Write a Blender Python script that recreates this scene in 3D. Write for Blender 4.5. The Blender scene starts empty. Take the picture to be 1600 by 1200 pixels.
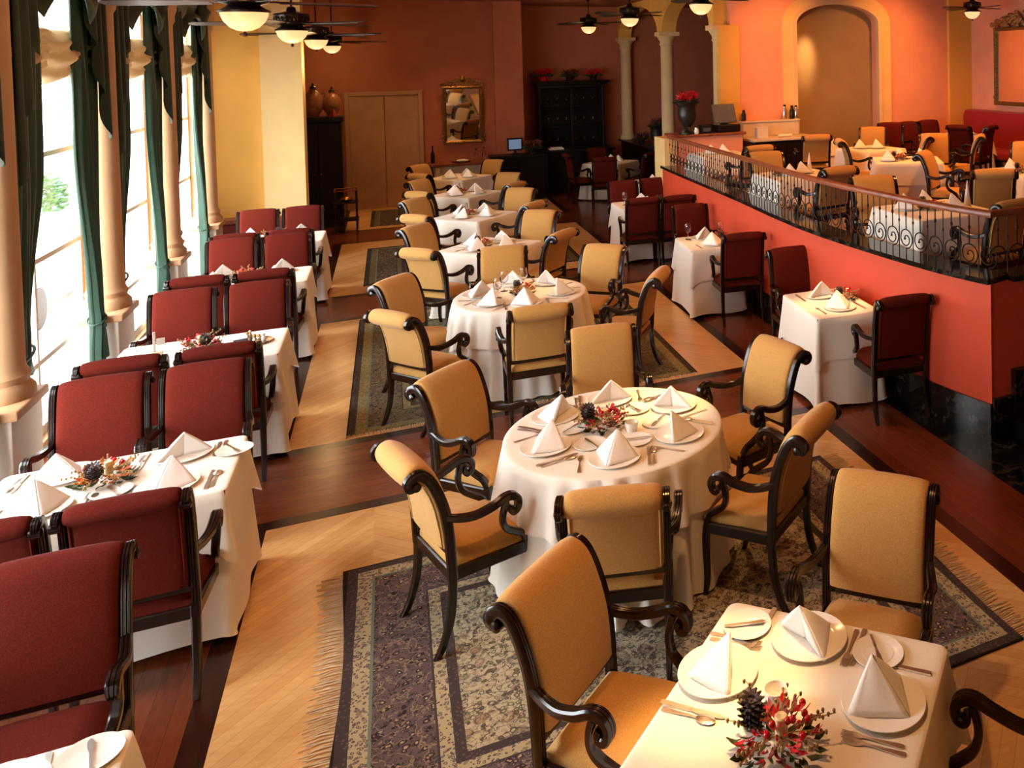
import bpy, bmesh, math, random
from mathutils import Vector, Matrix
from math import sin, cos, pi, radians as R
random.seed(7)
SC = bpy.context.scene
COL = SC.collection
PI = pi
# ------------------------------------------------------------------ mesh tools
class MB:
    def __init__(s): s.v = []; s.f = []; s.mi = []; s.m = 0
    def add(s, vs, fs):
        o = len(s.v); s.v += [tuple(p) for p in vs]
        for f in fs: s.f.append(tuple(i+o for i in f)); s.mi.append(s.m)
    def box(s, x0, x1, y0, y1, z0, z1):
        s.add([(x0,y0,z0),(x1,y0,z0),(x1,y1,z0),(x0,y1,z0),(x0,y0,z1),(x1,y0,z1),(x1,y1,z1),(x0,y1,z1)],
              [(3,2,1,0),(4,5,6,7),(0,1,5,4),(1,2,6,5),(2,3,7,6),(3,0,4,7)])
    def lathe(s, prof, n=20, c=(0,0,0), cap=True):
        k = len(prof); vs = []
        for r, z in prof:
            for i in range(n):
                a = 2*PI*i/n; vs.append((c[0]+r*cos(a), c[1]+r*sin(a), c[2]+z))
        fs = [(j*n+i, j*n+(i+1) % n, (j+1)*n+(i+1) % n, (j+1)*n+i) for j in range(k-1) for i in range(n)]
        if cap: fs += [tuple(range(n-1,-1,-1)), tuple(range((k-1)*n, k*n))]
        s.add(vs, fs)
    def sphere(s, c, r, n=10, sx=1, sy=1, sz=1):
        m = max(4, n//2)
        vs = [(c[0], c[1], c[2]-r*sz)]; fs = []
        for j in range(1, m):
            t = -PI/2+PI*j/m
            for i in range(n):
                a = 2*PI*i/n; vs.append((c[0]+r*sx*cos(t)*cos(a), c[1]+r*sy*cos(t)*sin(a), c[2]+r*sz*sin(t)))
        vs.append((c[0], c[1], c[2]+r*sz)); L = len(vs)-1
        for i in range(n):
            fs.append((0, 1+(i+1) % n, 1+i)); b = 1+(m-2)*n; fs.append((L, b+i, b+(i+1) % n))
        for j in range(m-2):
            for i in range(n):
                a = 1+j*n; fs.append((a+i, a+(i+1) % n, a+n+(i+1) % n, a+n+i))
        s.add(vs, fs)
    def sweep(s, path, sec, side=(1,0,0), scale=None, closed=False):
        P = [Vector(p) for p in path]; n = len(P); k = len(sec); sd = Vector(side); vs = []; fs = []
        for i in range(n):
            if closed: t = P[(i+1) % n]-P[i-1]
            else: t = P[min(i+1, n-1)]-P[max(i-1, 0)]
            t.normalize(); a = sd-t*sd.dot(t)
            if a.length < 1e-4: a = t.orthogonal()
            a.normalize(); b = a.cross(t); q = scale[i] if scale else 1
            for u, v in sec: vs.append(P[i]+a*u*q+b*v*q)
        m = n if closed else n-1
        for i in range(m):
            for j in range(k):
                A = i*k+j; B = i*k+(j+1) % k; C = ((i+1) % n)*k+(j+1) % k; D = ((i+1) % n)*k+j; fs.append((A, B, C, D))
        if not closed: fs += [tuple(range(k-1,-1,-1)), tuple(range((n-1)*k, n*k))]
        s.add(vs, fs)
    def tube(s, path, r, n=8, scale=None, closed=False, side=(1,0,0.01)):
        s.sweep(path, [(r*cos(2*PI*i/n), r*sin(2*PI*i/n)) for i in range(n)], side, scale, closed)
    def prism(s, outline, z0, z1):
        n = len(outline)
        s.add([(x,y,z0) for x,y in outline]+[(x,y,z1) for x,y in outline],
              [tuple(range(n-1,-1,-1)), tuple(range(n,2*n))]+[(i,(i+1)%n,n+(i+1)%n,n+i) for i in range(n)])
    def xform(s, M):
        s.v = [tuple(M @ Vector(p)) for p in s.v]; return s
    def build(s, name, mat, parent=None, smooth=40, bevel=0, solid=0, fixn=True):
        me = bpy.data.meshes.new(name); me.from_pydata(s.v, [], s.f)
        for m in (mat if isinstance(mat, (list, tuple)) else [mat]): me.materials.append(m)
        me.polygons.foreach_set('material_index', s.mi)
        if fixn:
            b = bmesh.new(); b.from_mesh(me); bmesh.ops.recalc_face_normals(b, faces=b.faces); b.to_mesh(me); b.free()
        if smooth:
            me.shade_smooth(); me.set_sharp_from_angle(angle=R(smooth))
        o = bpy.data.objects.new(name, me); COL.objects.link(o)
        if parent: o.parent = parent
        if solid:
            q = o.modifiers.new('th', 'SOLIDIFY'); q.thickness = solid; q.offset = -1
        if bevel:
            q = o.modifiers.new('bv', 'BEVEL'); q.width = bevel; q.segments = 2; q.limit_method = 'ANGLE'
        return o
def cat(pts, n=5):                       # catmull-rom through points
    P = [Vector(p) for p in pts]; out = []
    for i in range(len(P)-1):
        a = P[max(i-1,0)]; b = P[i]; c = P[i+1]; d = P[min(i+2,len(P)-1)]
        for j in range(n):
            t = j/n; out.append(.5*((2*b)+(c-a)*t+(2*a-5*b+4*c-d)*t*t+(3*b-a-3*c+d)*t**3))
    out.append(P[-1]); return out
def rect(w, h, b=.2):                    # bevelled rectangular section
    c = b*min(w,h); w /= 2; h /= 2
    return [(w-c,-h),(w,-h+c),(w,h-c),(w-c,h),(-w+c,h),(-w,h-c),(-w,-h+c),(-w+c,-h)]
def fluted(w, h):                        # reeded front and back, like the chair posts
    w /= 2; h /= 2; g = h*.22
    up = [(w,h*.6),(w*.72,h),(w*.42,h),(w*.33,h-g),(w*.24,h),(-w*.24,h),(-w*.33,h-g),(-w*.42,h),(-w*.72,h),(-w,h*.6)]
    return up+[(-a,-b) for a,b in up]
def empty(name, loc=(0,0,0), rz=0):
    o = bpy.data.objects.new(name, None); o.empty_display_size = .1; COL.objects.link(o)
    o.location = loc; o.rotation_euler = (0,0,rz); return o
def tag(o, label, cat_, group=None, kind=None):
    o['label'] = label; o['category'] = cat_
    if group: o['group'] = group
    if kind: o['kind'] = kind
    return o
def struct(o): o['kind'] = 'structure'; return o
def dup(src, loc=None, rz=None, label=None, group=None):
    def cp(o, par):
        c = o.copy(); COL.objects.link(c); c.parent = par
        for ch in o.children: cp(ch, c)
        return c
    r = cp(src, None)
    if loc is not None: r.location = loc
    if rz is not None: r.rotation_euler = (0,0,rz)
    if label: r['label'] = label
    if group: r['group'] = group
    return r
class Kind:                              # first use moves the prototype, later uses copy it with its parts
    def __init__(s, make): s.make = make; s.p = None
    def put(s, loc, rz, label, group=None):
        if s.p is None:
            s.p = s.make(); o = s.p; o.location = loc; o.rotation_euler = (0,0,rz); o['label'] = label
            if group: o['group'] = group
            return o
        return dup(s.p, loc, rz, label, group)
# ------------------------------------------------------------------ materials
def lin(c):
    if isinstance(c, str): c = [int(c[i:i+2],16)/255 for i in (0,2,4)]
    return tuple(x/12.92 if x <= .04045 else ((x+.055)/1.055)**2.4 for x in c)
class NT:
    def __init__(s, name):
        s.m = bpy.data.materials.new(name); s.m.use_nodes = True; s.t = s.m.node_tree; s.b = s.t.nodes['Principled BSDF']
    def n(s, typ, **kw):
        o = s.t.nodes.new(typ)
        for k, v in kw.items(): setattr(o, k, v)
        return o
    def l(s, a, b): s.t.links.new(a, b)
    def coord(s, kind='Object'): return s.n('ShaderNodeTexCoord').outputs[kind]
    def math(s, op, a, b=None, c=None):
        o = s.n('ShaderNodeMath', operation=op)
        for i, x in enumerate((a, b, c)):
            if x is None: continue
            if isinstance(x, (int, float)): o.inputs[i].default_value = x
            else: s.l(x, o.inputs[i])
        return o.outputs[0]
    def mix(s, f, a, b, typ='MIX'):
        o = s.n('ShaderNodeMix', data_type='RGBA', blend_type=typ)
        for i, x in ((0,f),(6,a),(7,b)):
            if isinstance(x, (int,float)): o.inputs[i].default_value = x
            elif isinstance(x, tuple): o.inputs[i].default_value = (*x[:3],1)
            else: s.l(x, o.inputs[i])
        return o.outputs[2]
    def noise(s, v, scale, detail=3, rough=.5, vec_scale=None):
        if vec_scale:
            mp = s.n('ShaderNodeMapping'); mp.inputs['Scale'].default_value = vec_scale; s.l(v, mp.inputs[0]); v = mp.outputs[0]
        o = s.n('ShaderNodeTexNoise'); o.inputs['Scale'].default_value = scale; o.inputs['Detail'].default_value = detail
        o.inputs['Roughness'].default_value = rough; s.l(v, o.inputs['Vector']); return o.outputs['Fac']
    def ramp(s, f, stops, interp='LINEAR'):
        o = s.n('ShaderNodeValToRGB'); o.color_ramp.interpolation = interp; e = o.color_ramp.elements
        while len(e) < len(stops): e.new(.5)
        for i, (p, c) in enumerate(stops): e[i].position = p; e[i].color = (*c[:3],1)
        s.l(f, o.inputs[0]); return o.outputs[0]
    def set(s, base=None, rough=None, metal=None, **kw):
        def put(k, v):
            if v is None: return
            if isinstance(v, tuple): s.b.inputs[k].default_value = (*v[:3],1)
            elif isinstance(v, (int,float)): s.b.inputs[k].default_value = v
            else: s.l(v, s.b.inputs[k])
        put('Base Color', base); put('Roughness', rough); put('Metallic', metal)
        for k, v in kw.items(): put(k.replace('_',' '), v)
        return s
    def bump(s, h, strength=.2, dist=.01):
        o = s.n('ShaderNodeBump'); o.inputs['Strength'].default_value = strength; o.inputs['Distance'].default_value = dist
        s.l(h, o.inputs['Height']); s.l(o.outputs[0], s.b.inputs['Normal']); return s
M = {}
def plain(key, c, rough=.5, metal=0, var=.12, scale=6, spec=.5, **kw):
    t = NT(key); c = lin(c); v = t.coord()
    f = t.noise(v, scale)
    d = tuple(x*(1-var) for x in c); e = tuple(min(1,x*(1+var)) for x in c)
    t.set(t.ramp(f, [(.3,d),(.7,e)]), rough, metal, **kw); t.b.inputs['Specular IOR Level'].default_value = spec
    M[key] = t.m; return t
def fabric(key, c, var=.16, rough=.85, sheen=.15):
    t = NT(key); c = lin(c); v = t.coord()
    w = t.noise(v, 260, 2); big = t.noise(v, 5, 2)
    col = t.ramp(w, [(.32,tuple(x*(1-var*1.6) for x in c)),(.68,tuple(min(1,x*(1+var)) for x in c))])
    col = t.mix(t.math('MULTIPLY', big, .25), col, tuple(x*.8 for x in c))
    t.set(col, rough); t.b.inputs['Sheen Weight'].default_value = sheen; t.bump(w, .25, .002); M[key] = t.m
fabric('cream_fabric', 'c4924a'); fabric('burgundy_fabric', '5a190d', .22, .95, .0); M['burgundy_fabric'].node_tree.nodes['Principled BSDF'].inputs['Specular IOR Level'].default_value = .15; fabric('banquette_fabric', 'a01420', .1)
fabric('velvet_green', '163c2a', .25, .6, .1); fabric('velvet_dark', '182c1c', .25, .7, .05)
fabric('linen', 'efe7d8', .03, .8, .1); fabric('napkin_linen', 'fbf8f2', .03, .75, .1)
plain('piping_cream', 'e6c88a', .7); plain('dark_wood', '1b0e0a', .2, 0, .35, 9, .6); plain('cabinet_wood', '160c09', .4, 0, .3, 5, .25); plain('rail_wood', '84462a', .3, 0, .3, 8)
plain('fan_wood', '2a1a16', .35, 0, .2, 5); plain('fan_metal', '30221c', .35, .7, .3, 30); plain('iron', '1d1714', .45, .6, .3, 30)
plain('silver', 'e8e2d8', .28, 1, .05); plain('brass', 'b98a3c', .25, 1, .2); plain('ceramic', 'f3efe6', .12, 0, .02, 6, .6)
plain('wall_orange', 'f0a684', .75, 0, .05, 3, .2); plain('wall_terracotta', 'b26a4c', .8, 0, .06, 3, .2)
plain('wall_red', 'ca4a2c', .6, 0, .05, 3, .3); plain('wall_yellow', 'e8b45a', .75, 0, .04, 3, .2); plain('wall_cream', 'ecd092', .75, 0, .04, 3, .2)
plain('trim_yellow', 'ecc888', .7, 0, .05, 4, .2); plain('pilaster_cream', 'bd956e', .6, 0, .05, 4, .3); plain('white_paint', 'd8cfc0', .5, 0, .03, 4)
plain('column_cream', 'e2c492', .6, 0, .06, 4, .3); plain('ceiling_paint', 'a0664a', .85, 0, .04, 3, .1); plain('door_tan', 'ae8662', .55, 0, .08, 4, .3)
plain('panel_brown', '947c58', .35, 0, .06, 3, .4); plain('gilt', '8a6434', .35, .5, .5, 40); plain('marble_white', 'cfc4b0', .25, 0, .08, 5)
plain('black_plastic', '121014', .4, 0, .1, 6, .25); plain('urn_dark', '26211c', .35, .2, .3, 10); plain('urn_clay', 'a06a42', .3, 0, .3, 12)
plain('leaf_red', '8e2c20', .6, 0, .4, 40); plain('leaf_gold', 'c98a34', .6, 0, .4, 40); plain('leaf_green', '3d4a24', .6, 0, .4, 40); plain('leaf_orange', 'd0642a', .6, 0, .35, 40)
plain('berry_red', 'b5121c', .2, 0, .2, 30); plain('cone_brown', '35201a', .55, 0, .4, 60); plain('twig', '9a7a48', .7, 0, .3, 40); plain('wax', 'ecd9a8', .4, 0, .05)
plain('flower_red', 'd01424', .55, 0, .3, 30); plain('wainscot_red', '7e2a22', .5, 0, .1, 6); plain('ground_pave', 'e0deda', .8, 0, .1, 1)
plain('car_white', 'e8eaec', .15, 0, .02, 2, .6); plain('car_glass', '1c2a30', .08, 0, .1, 2, .6); plain('tyre', '141414', .8); plain('tree_green', '2c4e1a', .8, 0, .5, 6); plain('bark', '4a3826', .9, 0, .3, 8)
plain('slate_blue', '1a3a4c', .6, 0, .2, 1); plain('salmon', 'd8c0a8', .5); plain('grey_plastic', '50565c', .4); plain('herb', '70382a', .7, 0, .3, 30)
def sheer():
    t = NT('sheer'); d = t.n('ShaderNodeBsdfDiffuse'); d.inputs[0].default_value = (*lin('cdb592'),1); tr = t.n('ShaderNodeBsdfTranslucent'); tr.inputs[0].default_value = (*lin('b8a284'),1)
    mx = t.n('ShaderNodeMixShader'); mx.inputs[0].default_value = .3; t.l(d.outputs[0], mx.inputs[1]); t.l(tr.outputs[0], mx.inputs[2]); t.l(mx.outputs[0], t.t.nodes['Material Output'].inputs[0]); M['sheer'] = t.m
sheer()
def sheer_thin():
    t = NT('sheer_thin'); d = t.n('ShaderNodeBsdfTransparent'); d.inputs[0].default_value = (.86,.84,.8,1); tr = t.n('ShaderNodeBsdfTranslucent'); tr.inputs[0].default_value = (*lin('f4ead8'),1)
    mx = t.n('ShaderNodeMixShader'); mx.inputs[0].default_value = .45; t.l(d.outputs[0], mx.inputs[1]); t.l(tr.outputs[0], mx.inputs[2]); t.l(mx.outputs[0], t.t.nodes['Material Output'].inputs[0]); M['sheer_thin'] = t.m
sheer_thin()
def glass(key, c, rough=.0):
    t = NT(key); t.set(lin(c), rough); t.b.inputs['Transmission Weight'].default_value = 1; t.b.inputs['IOR'].default_value = 1.45; M[key] = t.m
glass('clear_glass', 'ffffff')
def pane():
    t = NT('window_pane'); tr = t.n('ShaderNodeBsdfTransparent'); gl = t.n('ShaderNodeBsdfGlossy'); gl.inputs['Roughness'].default_value = .02
    mx = t.n('ShaderNodeMixShader'); mx.inputs[0].default_value = .05; t.l(tr.outputs[0], mx.inputs[1]); t.l(gl.outputs[0], mx.inputs[2])
    t.l(mx.outputs[0], t.t.nodes['Material Output'].inputs[0]); M['window_pane'] = t.m
pane()
def mirror():
    t = NT('mirror_glass'); t.set(lin('e8e4dc'), .03, 1.0); M['mirror_glass'] = t.m
mirror()
def emit(key, c, st, base='ffffff'):
    t = NT(key); t.set(lin(base), .4, Emission_Color=lin(c), Emission_Strength=st); M[key] = t.m
emit('bowl_glow', 'ffcf8e', 1.15, '806040'); emit('downlight_glow', 'ffd9a0', 14); emit('screen_glow', '8fa6c8', .5, '202020')
def wood_floor(key, c1, c2, plank, ang=None, along='x', rough=.22):
    t = NT(key); v = t.coord(); sp = t.n('ShaderNodeSeparateXYZ'); t.l(v, sp.inputs[0]); x, y = sp.outputs[0], sp.outputs[1]
    if ang:     # chevron: boards run diagonally and turn at every strip edge
        zig = t.math('PINGPONG', t.math('ADD', x, 20), .62); u = t.math('ADD', y, zig); k = .7071; w = zig
    else:
        u = y if along == 'x' else x; k = 1; w = x if along == 'x' else y
    q = t.math('DIVIDE', t.math('ADD', u, 30), plank/k); fr = t.math('FRACT', q); idx = t.math('FLOOR', q)
    gap = t.math('GREATER_THAN', t.math('ABSOLUTE', t.math('SUBTRACT', fr, .5)), .487)
    wn = t.n('ShaderNodeTexWhiteNoise', noise_dimensions='2D')
    cb = t.n('ShaderNodeCombineXYZ'); t.l(idx, cb.inputs[0]); t.l(t.math('FLOOR', t.math('MULTIPLY', t.math('ADD', x, 20), 1/.62 if ang else .9)), cb.inputs[1]); t.l(cb.outputs[0], wn.inputs['Vector'])
    g = t.noise(v, 3, 5, .6, (3,14,1) if along == 'x' else (14,3,1))
    f = t.math('ADD', t.math('MULTIPLY', wn.outputs[0], .26), t.math('MULTIPLY', g, .6))
    col = t.ramp(f, [(.2,lin(c1)),(.8,lin(c2))]); col = t.mix(t.math('MULTIPLY', gap, .7), col, tuple(a*.35 for a in lin(c1)))
    t.set(col, rough); t.b.inputs['Specular IOR Level'].default_value = .45; t.bump(t.math('SUBTRACT', 1, gap), .15, .002); M[key] = t.m
wood_floor('floor_light', 'c8955a', 'e4ba80', .062, True); wood_floor('floor_brown', '5c2a16', '7d3f24', .09, None, 'y', .2)
wood_floor('floor_brown_cross', '5c2c18', '824628', .09, None, 'x', .2); wood_floor('floor_dark', '26120c', '3a1c12', .06, None, 'y', .2)
def marble():
    t = NT('marble_black'); v = t.coord(); n = t.noise(v, 2.2, 8, .65)
    vein = t.math('LESS_THAN', t.math('ABSOLUTE', t.math('SUBTRACT', n, .5)), .012)
    t.set(t.mix(t.math('MULTIPLY', vein, .5), t.ramp(n, [(.3,lin('0c0d0c')),(.7,lin('191512'))]), lin('4a443a')), .1); M['marble_black'] = t.m
marble()
def rug(key, hx, hy, field, main, dark, pale):
    t = NT(key); v = t.coord(); sp = t.n('ShaderNodeSeparateXYZ'); t.l(v, sp.inputs[0])
    wob = t.math('MULTIPLY', t.math('SUBTRACT', t.noise(v, 9, 2), .5), .006)
    dx = t.math('SUBTRACT', hx, t.math('ABSOLUTE', sp.outputs[0])); dy = t.math('SUBTRACT', hy, t.math('ABSOLUTE', sp.outputs[1]))
    d = t.math('ADD', t.math('MINIMUM', dx, dy), wob)
    def motif(scale, th, seed):
        mp = t.n('ShaderNodeMapping'); mp.inputs['Location'].default_value = (seed,seed*1.7,0); t.l(v, mp.inputs[0])
        warp = t.n('ShaderNodeTexNoise'); warp.inputs['Scale'].default_value = scale*.5; t.l(mp.outputs[0], warp.inputs['Vector'])
        vv = t.n('ShaderNodeVectorMath', operation='MULTIPLY_ADD'); t.l(warp.outputs['Color'], vv.inputs[0]); vv.inputs[1].default_value = (1.3/scale,)*3; t.l(mp.outputs[0], vv.inputs[2])
        vo = t.n('ShaderNodeTexVoronoi'); vo.inputs['Scale'].default_value = scale; t.l(vv.outputs[0], vo.inputs['Vector'])
        ring = t.math('LESS_THAN', t.math('ABSOLUTE', t.math('SUBTRACT', vo.outputs['Distance'], .3)), th)
        core = t.math('LESS_THAN', vo.outputs['Distance'], .15)
        pet = t.math('LESS_THAN', vo.outputs['Distance'], .3)
        return ring, core, pet, vo.outputs['Color']
    r1, c1, p1, k1 = motif(10.5, .05, 3); r2, c2, p2, k2 = motif(27, .07, 11); r3, c3, p3, k3 = motif(52, .11, 5)
    vine = t.math('LESS_THAN', t.math('ABSOLUTE', t.math('SUBTRACT', t.noise(v, 13, 3, .55), .5)), .016)
    vine2 = t.math('LESS_THAN', t.math('ABSOLUTE', t.math('SUBTRACT', t.noise(v, 26, 2, .5), .5)), .022)
    pick = t.n('ShaderNodeSeparateColor'); t.l(k1, pick.inputs[0]); pk2 = t.n('ShaderNodeSeparateColor'); t.l(k2, pk2.inputs[0])
    flower = t.ramp(pick.outputs[0], [(0,lin('7d5a50')),(.34,lin('565a62')),(.62,lin('8f6a56')),(.85,lin('6c7052'))], 'CONSTANT')
    small = t.ramp(pk2.outputs[0], [(0,lin(field)),(.45,lin('7a6450')),(.7,lin(field)),(.88,lin('5c6068'))], 'CONSTANT')
    fieldc = t.mix(p2, lin(field), small); fieldc = t.mix(t.math('MULTIPLY', r2, .8), fieldc, lin('4c463c'))
    fieldc = t.mix(t.math('MULTIPLY', p1, .55), fieldc, flower); fieldc = t.mix(c1, fieldc, lin(pale)); fieldc = t.mix(t.math('MULTIPLY', r1, .4), fieldc, lin(dark)); fieldc = t.mix(t.math('MULTIPLY', r3, .35), fieldc, lin(dark))
    fieldc = t.mix(t.math('MULTIPLY', vine, .8), fieldc, lin(dark)); fieldc = t.mix(t.math('MULTIPLY', vine2, .45), fieldc, lin('4a4a38'))
    fl2 = t.ramp(pk2.outputs[0], [(0,lin('8a5a54')),(.3,lin('4a5266')),(.55,lin('8a7a5a')),(.8,lin('74383a'))], 'CONSTANT')
    bord = t.mix(p2, lin(main), fl2); bord = t.mix(c2, bord, lin(pale)); bord = t.mix(r2, bord, lin('2a2226')); bord = t.mix(t.math('MULTIPLY', r3, .6), bord, lin('2a2226')); bord = t.mix(t.math('MULTIPLY', vine, .7), bord, lin('9a8468')); bord = t.mix(t.math('MULTIPLY', c3, .6), bord, lin('a08a74'))
    gold = t.mix(t.math('MAXIMUM', r3, t.math('MULTIPLY', p2, .6)), lin(pale), lin(main)); drk = t.mix(p3, lin(dark), lin('64504c'))
    col = fieldc
    for lim, c in ((.50,drk),(.455,gold),(.40,lin(dark)),(.39,bord),(.145,lin('6f7f70')),(.132,gold),(.06,drk),(.010,lin('1c1416'))):
        col = t.mix(t.math('LESS_THAN', d, lim), col, c)
    w = t.noise(v, 220, 2); col = t.mix(t.math('MULTIPLY', w, .35), col, lin('4a4236'))
    t.set(col, .95); t.b.inputs['Specular IOR Level'].default_value = .1; t.bump(w, .35, .004); M[key] = t.m
# ------------------------------------------------------------------ camera (shifted lens; level view)
AXR = (Vector((.899499,-.436575,-.017445)), Vector((-.028642,-.019079,-.999408)), Vector((.435983,.899466,-.029666)))
def camera():
    cd = bpy.data.cameras.new('camera'); o = bpy.data.objects.new('camera', cd); COL.objects.link(o)
    f = 1333.; cd.sensor_fit = 'HORIZONTAL'; cd.sensor_width = 36; cd.lens = 36*f/1600
    cd.shift_x = (800-1254)/1600; cd.shift_y = (134-600)/1600; cd.clip_start = .05; cd.clip_end = 300
    r, d, w = AXR; z = -w.normalized(); y = -(d); x = y.cross(z).normalized(); y = z.cross(x).normalized()
    m = Matrix((x, y, z)).transposed().to_4x4(); m.translation = (0,0,2.8); o.matrix_world = m; SC.camera = o
camera()
# ------------------------------------------------------------------ the setting
CEIL = 4.15; PZ = .68; ORY = 13.5; RX = 10.16; BY = 19.0; BY2 = 20.3; LX = -2.35
def floor():
    mb = MB()
    def q(x0, x1, y0, y1, m, z=0): mb.m = m; mb.add([(x0,y0,z),(x1,y0,z),(x1,y1,z),(x0,y1,z)], [(0,1,2,3)])
    xs = (-.86,-.75,2.91,3.02)
    q(-2.7, xs[0], -2.2, 20.4, 0)
    rows = []; y = -2.2
    for b in (6.035, 10.68, 15.36): rows.append((y, b, 'p')); rows.append((b, b+1.2, 'b')); y = b+1.2
    rows.append((y, 20.4, 'p'))
    for y0, y1, k in rows:
        if k == 'p':
            q(xs[0], xs[1], y0, y1, 3); q(xs[1], xs[2], y0, y1, 1); q(xs[2], xs[3], y0, y1, 3)
        else:
            q(xs[0], xs[3], y0, y0+.11, 3); q(xs[0], xs[3], y0+.11, y1-.11, 2); q(xs[0], xs[3], y1-.11, y1, 3)
    q(xs[3], 3.57, -2.2, 12.2, 0); q(3.57, 10.4, -2.2, 12.2, 4); q(xs[3], 10.4, 12.2, 20.4, 0)
    struct(mb.build('floor', [M[k] for k in ('floor_brown','floor_light','floor_brown_cross','floor_dark','marble_black')], smooth=0, fixn=False))
floor()
def slab(name, x0, x1, y0, y1, z0, z1, m, bevel=0, parent=None):
    mb = MB(); mb.box(x0,x1,y0,y1,z0,z1); o = mb.build(name, M[m], parent, 0, bevel); 
    if not parent: struct(o)
    return o
slab('ceiling', -2.7, 10.5, -2.3, 20.6, CEIL, CEIL+.1, 'ceiling_paint')
slab('wall_front', -2.7, 10.5, -2.4, -2.2, 0, CEIL, 'wall_cream')
# left wall with tall windows
OPEN = [(3.3, 4.77)]+[(y, y+2.16) for y in (4.835,7.06,9.285,11.51)]
def left_wall():
    mb = MB(); y = -2.3
    for a, b in OPEN:
        mb.box(LX-.12, LX, y, a, 0, CEIL); mb.box(LX-.12, LX, a, b, 0, .1); mb.box(LX-.12, LX, a, b, 3.48, CEIL); y = b
    mb.box(LX-.12, LX, y, 20.5, 0, CEIL); struct(mb.build('wall_left', M['pilaster_cream'], None, 0))
left_wall()
for i, (a, b) in enumerate(OPEN):
    e = struct(empty('window_%d' % (i+1), (LX-.08, (a+b)/2, .1))); h = (b-a)/2; mb = MB()
    for z0, z1 in ((0,.07),(3.32,3.38),(.52,.56),(1.28,1.32),(2.06,2.1)): mb.box(-.03,.03,-h,h,z0,z1)
    for y in (-h,-.02,h-.04): mb.box(-.032,.032,y,y+.04,0,3.38)
    mb.build('window_frame', M['white_paint'], e, 0); mb = MB(); mb.box(-.006,.006,-h+.02,h-.02,.02,3.36); mb.build('pane', M['window_pane'], e, 0)
# pedestals and half columns between the windows
for k in range(-2, 4):
    y0 = 6.55+2.225*k; e = struct(empty('trim_%d' % (k+3), (LX, y0+.25, 0)))
    mb = MB(); mb.box(0,.28,-.24,.24,0,.74); mb.box(0,.3,-.25,.25,0,.1); mb.build('pedestal_body', M['white_paint'], e, 0, .008)
    mb = MB(); mb.box(0,.315,-.265,.265,.74,.8); mb.build('pedestal_cap', M['pilaster_cream'], e, 0, .012)
    mb = MB()
    mb.lathe([(.17,.8),(.17,.86),(.14,.9),(.15,.94),(.125,.99),(.12,3.3),(.14,3.34),(.14,3.4),(.16,3.46),(.16,CEIL)], 24, (.14,.05,0)); mb.build('half_column', M['pilaster_cream'], e)
# projecting yellow wall at the far end of the window wall
slab('wall_far_left', LX, -1.62, 14.2, 14.5, 0, CEIL, 'wall_yellow')
slab('trim_7', -1.62, -1.11, 14.06, 14.5, 0, CEIL, 'wall_cream')
mb = MB(); mb.box(-2.33, -1.085, 13.98, 14.19, 0, .68); struct(mb.build('baseboard_far_left', M['wainscot_red'], None, 0, .006))
mb = MB(); mb.box(-2.34, -1.07, 13.95, 14.19, .68, .74); struct(mb.build('trim_8', M['rail_wood'], None, 0, .01))
# far walls
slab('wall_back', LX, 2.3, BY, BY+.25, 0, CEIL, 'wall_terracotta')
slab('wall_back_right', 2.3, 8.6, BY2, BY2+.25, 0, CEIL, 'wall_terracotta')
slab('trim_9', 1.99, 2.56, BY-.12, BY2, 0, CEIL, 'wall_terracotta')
e = struct(empty('door_1', (-.1, BY-.01, 0))); mb = MB()
for x0, x1 in ((-.62,-.005),(.005,.62)): mb.box(x0, x1, -.05, 0, 0, 2.25)
mb.build('door_leaf', M['door_tan'], e, 0, .004); mb = MB()
mb.box(-.7,-.62,-.08,.0,0,2.33); mb.box(.62,.7,-.08,0,0,2.33); mb.box(-.62,.62,-.08,0,2.25,2.33); mb.build('door_frame', M['door_tan'], e, 0, .006)
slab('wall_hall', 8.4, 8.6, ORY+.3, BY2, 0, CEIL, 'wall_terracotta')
def arch_wall(mb, x0, x1, y0, y1, zt, ops, zb=0, n=20):
    "wall along x with arched openings (a, b, spring, rise)"
    x = x0
    def col(xa, xb, za, zb2):
        mb.add([(xa,y0,za),(xb,y0,zb2),(xb,y1,zb2),(xa,y1,za),(xa,y0,zt),(xb,y0,zt),(xb,y1,zt),(xa,y1,zt)], [(3,2,1,0),(4,5,6,7),(0,1,5,4),(2,3,7,6)])
    for a, b, sp, ri in ops:
        mb.box(x, a, y0, y1, zb, zt); c = (a+b)/2; h = (b-a)/2
        z = lambda u: sp+ri*math.sqrt(max(0, 1-((u-c)/h)**2))
        for i in range(n):
            t0 = c-h*cos(PI*i/n); t1 = c-h*cos(PI*(i+1)/n); col(t0, t1, z(t0), z(t1))
        x = b
    mb.box(x, x1, y0, y1, zb, zt)
mb = MB(); arch_wall(mb, 5.2, RX+.3, ORY, ORY+.3, CEIL, [(6.41,8.1,3.45,.36)]); struct(mb.build('wall_arch', M['wall_orange'], None, 0))
slab('door_2', 6.38, 8.13, ORY+.24, ORY+.3, PZ, 3.9, 'panel_brown')
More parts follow.
